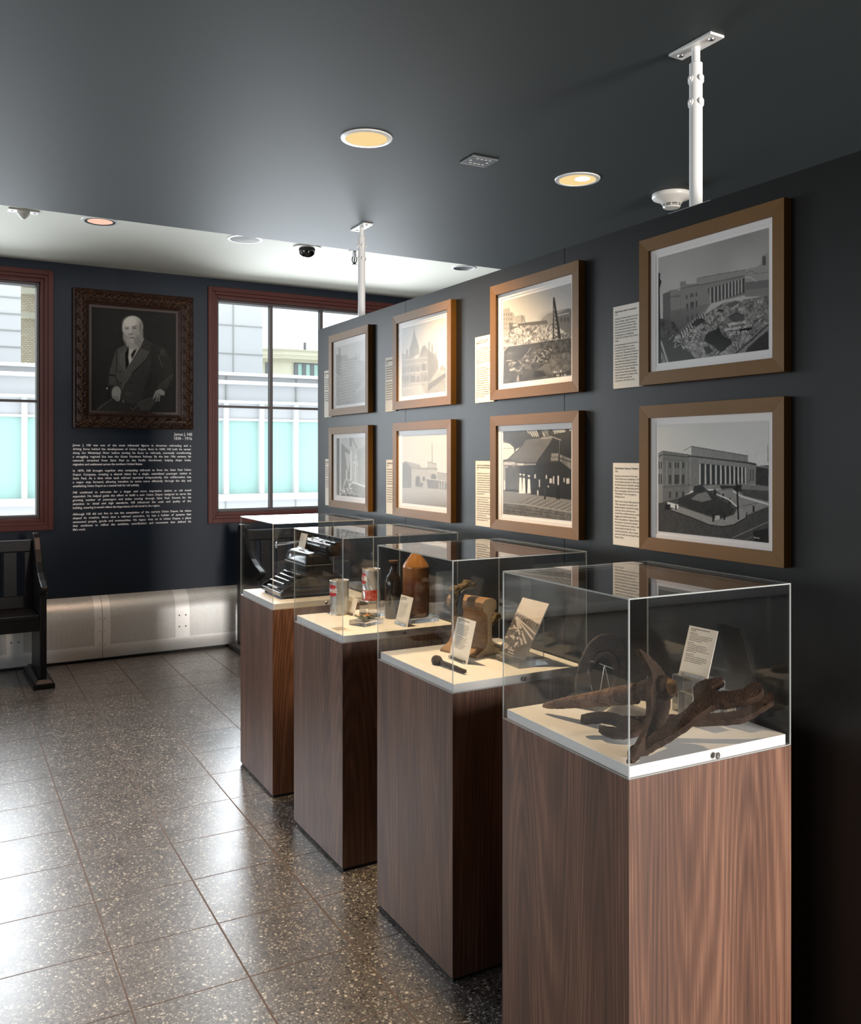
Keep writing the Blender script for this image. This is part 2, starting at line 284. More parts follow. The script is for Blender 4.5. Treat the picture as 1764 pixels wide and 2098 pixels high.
# ------------------------------------------------------------------ mesh helpers
class MB:
    def __init__(s): s.v = []; s.f = []; s.m = []; s.uv = []
    def add(s, vs, fs, mi=0, X=None):
        k = len(s.v)
        s.v += [tuple(X @ Vector(p)) if X is not None else tuple(p) for p in vs]
        s.f += [tuple(i+k for i in f) for f in fs]; s.m += [mi]*len(fs); return s
    def box(s, a, b, mi=0, X=None):
        x0, x1 = sorted((a[0], b[0])); y0, y1 = sorted((a[1], b[1])); z0, z1 = sorted((a[2], b[2]))
        return s.add([(x0,y0,z0),(x1,y0,z0),(x1,y1,z0),(x0,y1,z0),(x0,y0,z1),(x1,y0,z1),(x1,y1,z1),(x0,y1,z1)],
                     [(0,3,2,1),(4,5,6,7),(0,1,5,4),(1,2,6,5),(2,3,7,6),(3,0,4,7)], mi, X)
    def prism(s, poly, d, mi=0, X=None):          # poly: 3-D loop, d: extrusion vector
        n = len(poly); d = Vector(d); vs = [Vector(p) for p in poly]; vs += [p+d for p in vs]
        fs = [tuple(range(n-1, -1, -1)), tuple(range(n, 2*n))]+[(i, (i+1) % n, n+(i+1) % n, n+i) for i in range(n)]
        return s.add(vs, fs, mi, X)
    def lathe(s, prof, n=32, mi=0, X=None, caps=True):     # (r, z) profile
        vs = []; fs = []
        for r, z in prof:
            for k in range(n): a = 2*math.pi*k/n; vs.append((r*math.cos(a), r*math.sin(a), z))
        for j in range(len(prof)-1):
            for k in range(n): fs.append((j*n+k, j*n+(k+1) % n, (j+1)*n+(k+1) % n, (j+1)*n+k))
        if caps:
            if prof[0][0] > 1e-6: fs.append(tuple(range(n-1, -1, -1)))
            if prof[-1][0] > 1e-6: fs.append(tuple(range((len(prof)-1)*n, len(prof)*n)))
        return s.add(vs, fs, mi, X)
    def tube(s, pts, r, n=10, mi=0, X=None):
        pts = [Vector(p) for p in pts]; rs = r if isinstance(r, (list, tuple)) else [r]*len(pts); vs = []; fs = []
        for i, p in enumerate(pts):
            t = (pts[min(i+1, len(pts)-1)]-pts[max(i-1, 0)]).normalized()
            a = t.orthogonal().normalized() if i == 0 else (a-t*a.dot(t)).normalized()
            b = t.cross(a)
            for k in range(n): q = 2*math.pi*k/n; vs.append(p+(a*math.cos(q)+b*math.sin(q))*rs[i])
        for j in range(len(pts)-1):
            for k in range(n): fs.append((j*n+k, j*n+(k+1) % n, (j+1)*n+(k+1) % n, (j+1)*n+k))
        fs.append(tuple(range(n-1, -1, -1))); fs.append(tuple(range((len(pts)-1)*n, len(pts)*n)))
        return s.add(vs, fs, mi, X)
    def loft(s, secs, mi=0, X=None, cap=True):     # list of equal-length loops
        n = len(secs[0]); vs = [p for q in secs for p in q]; fs = []
        for j in range(len(secs)-1):
            for k in range(n): fs.append((j*n+k, j*n+(k+1) % n, (j+1)*n+(k+1) % n, (j+1)*n+k))
        if cap: fs.append(tuple(range(n-1, -1, -1))); fs.append(tuple(range((len(secs)-1)*n, len(secs)*n)))
        return s.add(vs, fs, mi, X)
    def build(s, name, m, parent=None, smooth=False, bevel=0, seg=2, angle=35):
        me = bpy.data.meshes.new(name); me.from_pydata(s.v, [], s.f); me.update()
        for q in (m if isinstance(m, (list, tuple)) else [m]): me.materials.append(MT[q] if isinstance(q, str) else q)
        me.polygons.foreach_set('material_index', s.m)
        o = bpy.data.objects.new(name, me); COL.objects.link(o)
        if parent: o.parent = parent
        if smooth:
            me.polygons.foreach_set('use_smooth', [True]*len(me.polygons))
            try: me.set_sharp_from_angle(angle=math.radians(angle))
            except Exception: pass
        if bevel:
            md = o.modifiers.new('bevel', 'BEVEL'); md.width = bevel; md.segments = seg; md.limit_method = 'ANGLE'; md.angle_limit = math.radians(40)
        return o
def box(name, a, b, m, parent=None, bevel=0): return MB().box(a, b).build(name, m, parent, bevel=bevel)
def thing(name, label, cat, loc=(0, 0, 0), rot=None, group=None):
    o = bpy.data.objects.new(name, None); COL.objects.link(o); o.empty_display_size = .05
    if rot is None: o.location = loc
    elif isinstance(rot, (int, float)): o.location = loc; o.rotation_euler = (0, 0, rot)
    else: o.matrix_world = Matrix.Translation(loc) @ rot.to_4x4()
    o['label'] = label; o['category'] = cat
    if group: o['group'] = group
    return o
def tag(o, label, cat, group=None):
    o['label'] = label; o['category'] = cat
    if group: o['group'] = group
    return o
def struct(o): o['kind'] = 'structure'; return o
def rough_up(o, vox=.0035, amp=.004, size=.02, smooth=True):
    r = o.modifiers.new('remesh', 'REMESH'); r.mode = 'VOXEL'; r.voxel_size = vox; r.use_smooth_shade = True
    s = o.modifiers.new('smooth', 'SMOOTH'); s.iterations = 1
    t = bpy.data.textures.new('lumps', 'CLOUDS'); t.noise_scale = size; t.noise_depth = 4
    d = o.modifiers.new('displace', 'DISPLACE'); d.texture = t; d.strength = amp; d.mid_level = .5; d.texture_coords = 'LOCAL'
def rotcols(x, y, z): return Matrix((x, y, z)).transposed()
R_PART = rotcols((0, -1, 0), (0, 0, 1), (-1, 0, 0))       # things on the partition face: x along, y up, z out
_u = Vector((1, WS, 0)).normalized()
R_BACK = rotcols(tuple(_u), (0, 0, 1), (_u.y, -_u.x, 0))  # things on the back wall
# ------------------------------------------------------------------ lettering
_cache = {}
def text_geo(s, size, bold=0.0, lead=1.22):
    key = (s, size, bold, lead)
    if key in _cache: return _cache[key]
    c = bpy.data.curves.new('txt', 'FONT'); c.body = s; c.size = size; c.offset = bold*size; c.space_line = lead; c.resolution_u = 2
    o = bpy.data.objects.new('txt', c); me = bpy.data.meshes.new_from_object(o)
    vs = [tuple(v.co) for v in me.vertices]; fs = [tuple(p.vertices) for p in me.polygons]
    bpy.data.objects.remove(o); bpy.data.curves.remove(c); bpy.data.meshes.remove(me)
    _cache[key] = (vs, fs); return vs, fs
def put_text(mb, s, size, x, y, z=0, bold=0.0, lead=1.22, mi=0, align='l', sx=1.0):
    vs, fs = text_geo(s, size, bold, lead)
    if not vs: return 0
    if align == 'r': x = x-max(v[0] for v in vs)*sx
    if align == 'c': x = x-max(v[0] for v in vs)*sx/2
    mb.add([(v[0]*sx+x, v[1]+y, z) for v in vs], fs, mi); return max(v[0] for v in vs)*sx
def justify(mb, s, size, x, width, y, z, bold):
    ws = s.split(' '); wd = [max(v[0] for v in text_geo(t, size, bold)[0]) for t in ws]
    gap = (width-sum(wd))/max(1, len(ws)-1); sc1 = 1
    if gap < size*.22: sc1 = (width-size*.22*(len(ws)-1))/sum(wd); gap = size*.22
    for t, d in zip(ws, wd): put_text(mb, t, size, x, y, z, bold, sx=sc1); x += d*sc1+gap
def wrap(s, n):
    out = []; cur = ''
    for t in s.split(' '):
        if len(cur)+len(t)+1 > n and cur: out.append(cur); cur = t
        else: cur = (cur+' '+t).strip()
    return out+[cur]
# ------------------------------------------------------------------ structure
DZ = 2.83; WZ = 3.075; ROOM_L, ROOM_R, ROOM_N = -5.0, 6.0, -3.5
struct(MB().add([(ROOM_L,ROOM_N,0),(ROOM_R,ROOM_N,0),(ROOM_R,7.7,0),(ROOM_L,7.7,0)], [(0,1,2,3)]).build('floor', 'terrazzo'))
e0 = lambda X: 4.862+.03*(X-.2)
m = MB().prism([(ROOM_L,ROOM_N,DZ),(ROOM_R,ROOM_N,DZ),(ROOM_R,e0(ROOM_R),DZ),(ROOM_L,e0(ROOM_L),DZ)], (0,0,.35)); struct(m.build('ceiling', 'ceiling_dark'))
m = MB().box((ROOM_L,4.4,WZ),(ROOM_R,7.9,WZ+.15)); struct(m.build('ceiling', 'ceiling_white'))
def wpt(X, off, z): return (X + off*_u.y*1.0, wallY(X)-off, z)
WINS = [(-4.35, -1.95), (-1.25, .746), (1.943, 3.95)]   # casing outer edges along X
WB, WT = 1.022, 3.005
m = MB()
def wbox(m, x0, x1, z0, z1, o0, o1, mi=0):               # box on the slightly skewed back wall, o = distance into the room
    m.add([wpt(x0,o0,z0),wpt(x1,o0,z0),wpt(x1,o1,z0),wpt(x0,o1,z0),wpt(x0,o0,z1),wpt(x1,o0,z1),wpt(x1,o1,z1),wpt(x0,o1,z1)],
          [(0,1,2,3),(7,6,5,4),(4,5,1,0),(5,6,2,1),(6,7,3,2),(7,4,0,3)], mi)
ins = .035
xs = [ROOM_L]+[q for a, b in WINS for q in (a+ins, b-ins)]+[ROOM_R]
for i in range(0, len(xs), 2): wbox(m, xs[i], xs[i+1], 0, 3.2, -.22, 0)
for a, b in WINS: wbox(m, a+ins, b-ins, 0, WB+ins, -.22, 0); wbox(m, a+ins, b-ins, WT-ins, 3.2, -.22, 0)
struct(m.build('wall_back', 'wall_navy'))
struct(box('wall_left', (ROOM_L-.1, ROOM_N, 0), (ROOM_L, 7.3, 3.2), 'wall_plain'))
struct(box('wall_right', (ROOM_R, ROOM_N, 0), (ROOM_R+.1, 7.7, 3.2), 'wall_navy'))
struct(box('wall_front', (ROOM_L, ROOM_N-.1, 0), (ROOM_R, ROOM_N, 3.2), 'wall_plain'))
# windows: stepped maroon casing, sash, mullions, glass
for wi, (a, b) in enumerate(WINS):
    em = bpy.data.objects.new('window_%d' % (wi+1), None); COL.objects.link(em); em['kind'] = 'structure'
    def ring(name, i0, i1, o0, o1, mt):
        m = MB()
        wbox(m, a+i0, a+i1, WB+i0, WT-i0, o0, o1); wbox(m, b-i1, b-i0, WB+i0, WT-i0, o0, o1)
        wbox(m, a+i1, b-i1, WB+i0, WB+i1, o0, o1); wbox(m, a+i1, b-i1, WT-i1, WT-i0, o0, o1)
        return m.build(name, mt, em, bevel=.003)
    ring('casing', 0, .037, -.02, .022, 'maroon'); ring('casing_step', .0371, .062, -.05, .012, 'maroon'); ring('jamb', .0621, .088, -.16, -.012, 'maroon'); ring('sash', .0881, .110, -.16, -.055, 'mullion')
    x0, x1, z0, z1 = a+.11, b-.11, WB+.106, WT-.11
    m = MB(); wbox(m, x0, x1, 1.999, 2.018, -.125, -.075); wbox(m, x0, x1, z0, z0+.004, -.125, -.075); m.build('transom_bar', 'mullion', em)
    n = max(1, round((x1-x0)/.47)); st = .4745
    xm = [x0+st*k if wi == 2 else x1-(x1-x0)*k/2 for k in range(1, 4 if wi == 2 else 2)]
    for q in xm:
        m = MB(); wbox(m, q-.013, q+.013, z0, z1, -.125, -.072); m.build('mullion', 'mullion', em)
    m = MB(); wbox(m, x0, x1, z0, z1, -.104, -.098); m.build('window_pane', 'window_glass', em)
# partition on two ceiling poles
PX = 1.942; PT = 2.333; PTH = .085
pw = thing('exhibit_partition', 'long charcoal freestanding display partition holding the framed photographs', 'partition', (PX, 3, 0))
cuts = [4.915, 3.783, 2.545, 1.307]
for k in range(3):
    y1, y0 = cuts[k]-(0 if k == 0 else .0015), cuts[k+1]+.0015
    MB().box((0, y0-3, .0), (PTH, y1-3, PT)).build('partition_panel', 'partition', pw)
for k in (1, 2): MB().box((.004, cuts[k]-3.0014, .0), (PTH-.004, cuts[k]-2.9986, PT-.004)).build('seam_strip', 'seam', pw)
def pole(X, Y, label):
    t = thing('support_pole', label, 'pole', (X, Y, PT), group=None)
    H = DZ-PT
    MB().box((-.030, -.085, 0), (.030, .085, .006)).build('base_plate', 'white_metal', t, bevel=.001)
    m = MB(); m.box((-.028, -.085, H-.008), (.028, .085, H)); m.build('ceiling_plate', 'white_metal', t, bevel=.001)
    for s in (-1, 1): MB().lathe([(0, H-.0115), (.008, H-.0115), (.010, H-.0082)], 12).build('plate_screw', 'silver', t).location = (0, s*.062, 0)
    MB().lathe([(.0195, .0065), (.0195, H-.058), (.0175, H-.056)], 28).build('tube', 'white_metal', t, smooth=True)
    MB().lathe([(.0125, H-.055), (.0125, H-.0085)], 24).build('inner_tube', 'white_metal', t, smooth=True)
    for z in (H-.105, H-.175):
        for s in (-1, 1):
            X_ = Matrix.Translation((s*.0195, 0, z)) @ Matrix.Rotation(s*math.pi/2, 4, 'Y')
            MB().lathe([(.010, 0), (.010, .004), (.006, .006), (.0045, .009), (0, .009)], 14, X=X_).build('clamp_screw', 'white_metal', t, smooth=True)
            X_ = Matrix.Translation((0, s*.0195, z)) @ Matrix.Rotation(-s*math.pi/2, 4, 'X')
            MB().lathe([(.010, 0), (.010, .004), (.006, .006), (0, .006)], 14, X=X_).build('clamp_screw', 'white_metal', t, smooth=True)
pole(1.984, 1.957, 'white steel ceiling pole above the near end of the charcoal partition, beside the smoke detector')
pole(1.984, 4.385, 'white steel ceiling pole at the far end of the charcoal partition')
# ------------------------------------------------------------------ ceiling devices
def ring_prof(r0, r1, t): return [(r0, 0), (r0, -t), (r1, -t*.4), (r1, 0)]
def downlight(X, Y, Z, R, label, glow, trim='white_metal', inner=None, bulb=None, dark_ring=False):
    t = thing('recessed_light', label, 'ceiling light', (X, Y, Z))
    MB().lathe([(R*.80, 0), (R*.82, -.006), (R*.98, -.004), (R, 0)], 48, caps=False).build('trim_ring', trim, t, smooth=True)
    if dark_ring: MB().lathe([(R*.66, -.001), (R*.68, -.005), (R*.80, -.0062), (R*.81, -.001)], 48, caps=False).build('baffle_ring', 'black_matte', t, smooth=True)
    k = .66 if dark_ring else .80
    MB().lathe([(R*k, -.0035), (R*k*.97, -.002), (0, -.0015)], 48, caps=False).build('reflector', glow, t, smooth=True)
    if bulb: 
        MB().lathe([(0, -.008), (.022, -.006), (.034, -.002)], 24, caps=False, X=Matrix.Translation((bulb[0], bulb[1], -.0012))).build('lamp', 'bulb', t, smooth=True)
    return t
p1 = onZ(751, 283, DZ); p2 = onZ(1183, 367, DZ)
downlight(p1.x, p1.y, DZ, .101, 'round recessed ceiling light glowing yellow, above the display cases', 'glow')
downlight(p2.x, p2.y, DZ, .101, 'round recessed ceiling light with a hot bright lamp, behind the partition', 'glow', bulb=(.012, -.02))
for k, (x, y, Rr, lab, gl, dr) in enumerate([(205, 453, .115, 'round recessed light glowing pink in the white ceiling strip', 'glow_pink', True), (950, 548.5, .10, 'unlit silver recessed light in the white ceiling near the partition', 'silver', False)]):
    q = onZ(x, y, WZ); downlight(q.x, q.y, WZ, Rr, lab, gl, dark_ring=dr)
q = onZ(502, 489.5, WZ); t = thing('ceiling_speaker', 'round ceiling speaker with grey fabric grille in the white ceiling strip', 'speaker', q)
MB().lathe([(.098, 0), (.100, -.006), (.118, -.004), (.120, 0)], 48, caps=False).build('trim_ring', 'white_plastic', t, smooth=True)
MB().lathe([(.098, -.004), (.05, -.010), (0, -.012)], 40, caps=False).build('grille', 'speaker_mesh', t, smooth=True)
q = onZ(629, 506, WZ); t = thing('security_camera', 'black dome security camera on a white round base', 'security camera', q)
MB().lathe([(.098, 0), (.098, -.010), (.092, -.013), (0, -.013)], 48).build('base_ring', 'white_plastic', t, smooth=True)
MB().lathe([(.058, -.0135), (.058, -.030)], 40, caps=False).build('collar', 'black_matte', t, smooth=True)
MB().lathe([(.056*math.cos(a), -.030-.052*math.sin(a)) for a in [i*math.pi/20 for i in range(11)]], 36, caps=False).build('dome', 'smoked', t, smooth=True)
q = onZ(726, 514, WZ); t = thing('sprinkler_head', 'small fire sprinkler head under the white ceiling beside the far pole', 'sprinkler', q)
MB().lathe([(.045, 0), (.042, -.008), (0, -.008)], 28).build('escutcheon', 'white_plastic', t, smooth=True)
m = MB(); m.lathe([(.014, -.0085), (.014, -.04), (.009, -.05)], 16); m.build('sprinkler_body', 'silver', t, smooth=True)
m = MB(); m.tube([(-.014, 0, -.045), (-.018, 0, -.07), (-.004, 0, -.098)], .004); m.tube([(.014, 0, -.045), (.018, 0, -.07), (.004, 0, -.098)], .004); m.lathe([(.02, -.0985), (.02, -.102)], 16); m.tube([(0, 0, -.05), (0, 0, -.097)], .005); m.build('deflector', 'black_matte', t)
q = onZ(48, 431, WZ); t = thing('motion_sensor', 'small white cone shaped motion sensor on a plate in the white ceiling', 'sensor', q, rot=.03)
MB().box((-.085, -.035, -.010), (.085, .035, 0)).build('plate', 'white_plastic', t, bevel=.002)
MB().lathe([(.036, -.0105), (.036, -.022), (.026, -.036), (.010, -.052), (0, -.054)], 28).build('sensor_cone', 'white_plastic', t, smooth=True)
for s in (-1, 1): MB().lathe([(.005, -.0103), (.005, -.012), (0, -.012)], 10).build('screw', 'black_matte', t).location = (s*.062, 0, 0)
q = onZ(1376, 398, DZ); t = thing('smoke_detector', 'cream smoke detector on the dark ceiling beside the near pole', 'smoke detector', q)
MB().lathe([(.090, 0), (.091, -.014), (.086, -.022), (.058, -.030), (.046, -.046), (.040, -.048)], 48, caps=False).build('housing', 'white_plastic', t, smooth=True, angle=50)
MB().lathe([(.0395, -.030), (.0395, -.0585)], 32, caps=False).build('sensing_chamber', 'black_matte', t)
m = MB()
for k in range(8): a = k*math.pi/4; m.box((.0385, -.0022, -.060), (.0415, .0022, -.047), X=Matrix.Rotation(a, 4, 'Z'))
m.lathe([(.041, -.0525), (.0425, -.0540), (.041, -.0555)], 32, caps=False); m.lathe([(.0405, -.059), (.036, -.066), (0, -.068)], 32, caps=False); m.build('sensor_cage', 'white_plastic', t, smooth=True)
q = onZ(981, 328.5, DZ); t = thing('ceiling_nameplate', 'small clear rectangular lettered plate screwed to the dark ceiling', 'plate', q, rot=.0)
MB().box((-.062, -.052, -.005), (.062, .052, 0)).build('plate', 'silver_dark' if 'silver_dark' in MT else 'blue_iron', t)
for r_, n in ((.028, 4), (-.030, 4)):
    for k in range(n): MB().box((-.030+k*.020, r_-.004, -.0062), (-.018+k*.020, r_+.004, -.0051)).build('raised_letter', 'white_metal', t)
for s in (-1, 1): MB().lathe([(.006, -.0052), (.006, -.0065), (0, -.0065)], 12, X=Matrix.Translation((s*.04, 0, 0))).build('plate_screw', 'white_metal', t)
m = MB(); m.box((-.062, -.052, -.0065), (.062, -.049, -.0051)); m.box((-.062, .049, -.0065), (.062, .052, -.0051)); m.box((-.062, -.048, -.0065), (-.059, .048, -.0051)); m.box((.059, -.048, -.0065), (.062, .048, -.0051)); m.build('bright_rim', 'silver', t)
spot('ceiling_lamp_light', (p1.x, p1.y, DZ-.03), (p1.x, p1.y, 0), 210, WARM, 105, .7, .06)
q = onZ(205, 453, WZ); spot('ceiling_lamp_light', (q.x, q.y, WZ-.03), (q.x, q.y, 0), 60, (1, .62, .42), 110, .7, .05)
spot('ceiling_lamp_light', (p2.x, p2.y, DZ-.03), (p2.x-.2, p2.y, 0), 120, WARM, 120, .7, .06)
# ------------------------------------------------------------------ radiator cover along the back wall
def rx(px, py): return onW(px, py, .13).x
t = thing('radiator_cover', 'long stainless perforated radiator cover along the foot of the navy wall', 'radiator', (1.4, 7.39, 0))
prof = [(.002, .492), (.035, .484), (.070, .463), (.100, .430), (.120, .388), (.130, .340), (.130, .125), (.130, .030), (.118, .022)]
arc = [0]
for a, b in zip(prof, prof[1:]): arc.append(arc[-1]+math.dist(a, b))
def strip(name, x0, x1, i0, i1, mt):
    me = bpy.data.meshes.new(name); vs = []; fs = []; uvs = []
    for i in range(i0, i1+1):
        for x in (x0, x1): p = wpt(x, prof[i][0], prof[i][1]); vs.append((p[0]-1.4, p[1]-7.39, p[2]))
    for i in range(i1-i0): fs.append((2*i+1, 2*i, 2*i+2, 2*i+3)); uvs += [(x1, arc[i0+i]), (x0, arc[i0+i]), (x0, arc[i0+i+1]), (x1, arc[i0+i+1])]
    me.from_pydata(vs, [], fs); uv = me.uv_layers.new(name='UVMap')
    for k, q in enumerate(uvs): uv.data[k].uv = q
    me.materials.append(MT[mt]); me.polygons.foreach_set('use_smooth', [True]*len(fs))
    o = bpy.data.objects.new(name, me); COL.objects.link(o); o.parent = t; return o
xb = [rx(192.5, 1250), rx(209.8, 1250), rx(225.5, 1250), rx(358.6, 1240), rx(387.5, 1240)]
Lr, Rr_ = -4.9, 4.9
cell = xb[3]-xb[2]
bands = []                       # (x0, x1, seam)
pitch = (xb[4]+xb[3])/2-(xb[0]+xb[2])/2
x = (xb[0]+xb[2])/2; k = 0
cs = []
while x > Lr: cs.append((x, k % 2 == 0)); x -= pitch; k += 1
x = (xb[3]+xb[4])/2; k = 1
while x < Rr_: cs.append((x, k % 2 == 0)); x += pitch; k += 1
cs.sort(); prev = Lr
for xc, seam in cs:
    hw = (xb[2]-xb[0])/2 if seam else (xb[4]-xb[3])/2
    if xc-hw > prev+.02: strip('perforated_panel', prev, xc-hw, 0, 6, 'perf')
    strip('solid_band', xc-hw, xc+hw, 0, 6, 'band')
    m = MB()
    zs = (.33, .235, .13) if seam else (.30, .21)
    for z in zs:
        for s in (-1, 1):
            p = wpt(xc+s*(.018 if seam else .026), .1305, z); MB().lathe([(.0055, 0), (.0055, .002), (0, .003)], 10, X=Matrix.Translation((p[0]-1.4, p[1]-7.39, p[2])) @ Matrix.Rotation(math.pi/2, 4, 'X')).build('band_screw', 'black_matte' if not seam else 'silver', t)
    if seam:
        m = MB(); a = [wpt(xc, o_+.0012, z_) for o_, z_ in prof[:8]]; m.tube([(p[0]-1.4, p[1]-7.39, p[2]) for p in a], .0016, 6); m.build('panel_seam', 'black_matte', t)
    prev = xc+hw
strip('perforated_panel', prev, Rr_, 0, 6, 'perf')
strip('bottom_rail', Lr, Rr_, 6, 8, 'band')
m = MB(); wbox(m, Lr, Rr_, 0.001, .021, 0.001, .112); o = m.build('kick_strip', 'kick', t); 
for v in o.data.vertices: v.co.x -= 1.4; v.co.y -= 7.39
# ------------------------------------------------------------------ benches
def bench(loc, rot, Lg, label, right_end=True):
    t = thing('wooden_bench', label, 'bench', loc, rot=rot)   # origin: right front foot corner (x to the left is negative), front = -y
    # end panel profile in (y, z): y=0 at the front of the foot, + towards the wall
    pr = [(.10,.055),(.10,.62),(.085,.645),(.03,.66),(.02,.68),(.03,.70),(.07,.715),(.14,.735),(.22,.775),(.30,.84),(.37,.92),(.42,1.00),(.455,1.03),(.49,1.032),(.515,1.01),(.53,.95),(.53,.055)]
    pr = [(.06+(y-.10)*1.09, z) for y, z in pr]
    for x0 in ((-.052-.045), -Lg+.052):
        m = MB(); m.prism([(x0, y, z) for y, z in pr], (.045, 0, 0)); m.build('end_panel', 'bench', t, bevel=.006, seg=2)
        m = MB(); xc = x0+.0225
        m.box((xc-.068, 0, 0), (xc+.068, .62, .035)); m.loft([[(xc-.060, .008, .0351), (xc+.060, .008, .0351), (xc+.060, .60, .0351), (xc-.060, .60, .0351)], [(xc-.038, .035, .062), (xc+.038, .035, .062), (xc+.038, .58, .062), (xc-.038, .58, .062)]]); m.build('foot', 'bench', t, bevel=.003)
    xa, xz = -Lg+.098, -.098
    MB().box((xa, .055, .470), (xz, .455, .500)).build('seat', 'bench', t, bevel=.006)
    MB().box((xa, .085, .385), (xz, .110, .4695)).build('apron', 'bench', t)
    X_ = Matrix.Translation((0, .425, .50)) @ Matrix.Rotation(-.10, 4, 'X')
    MB().box((xa, 0, .0), (xz, .028, .085), X=X_).build('lower_rail', 'bench', t, bevel=.003)
    MB().box((xa, 0, .40), (xz, .030, .485), X=X_).build('top_rail', 'bench', t, bevel=.006)
    x = xz; w_ = .085; g = .052
    x1 = xz-.001
    first = True
    while x1 > xa:
        ww = .050 if first else w_
        MB().box((max(xa, x1-ww), .006, .0852), (x1, .022, .3998), X=X_).build('back_slat', 'bench', t, bevel=.002); x1 -= ww+g; first = False
    return t
bench((.683, 6.563, 0), .027, 1.75, 'black wooden slatted bench under the left window')
bench((2.153+1.6755, 6.62+.045, 0), .027, 1.75, 'black wooden slatted bench under the right window, behind the typewriter case')
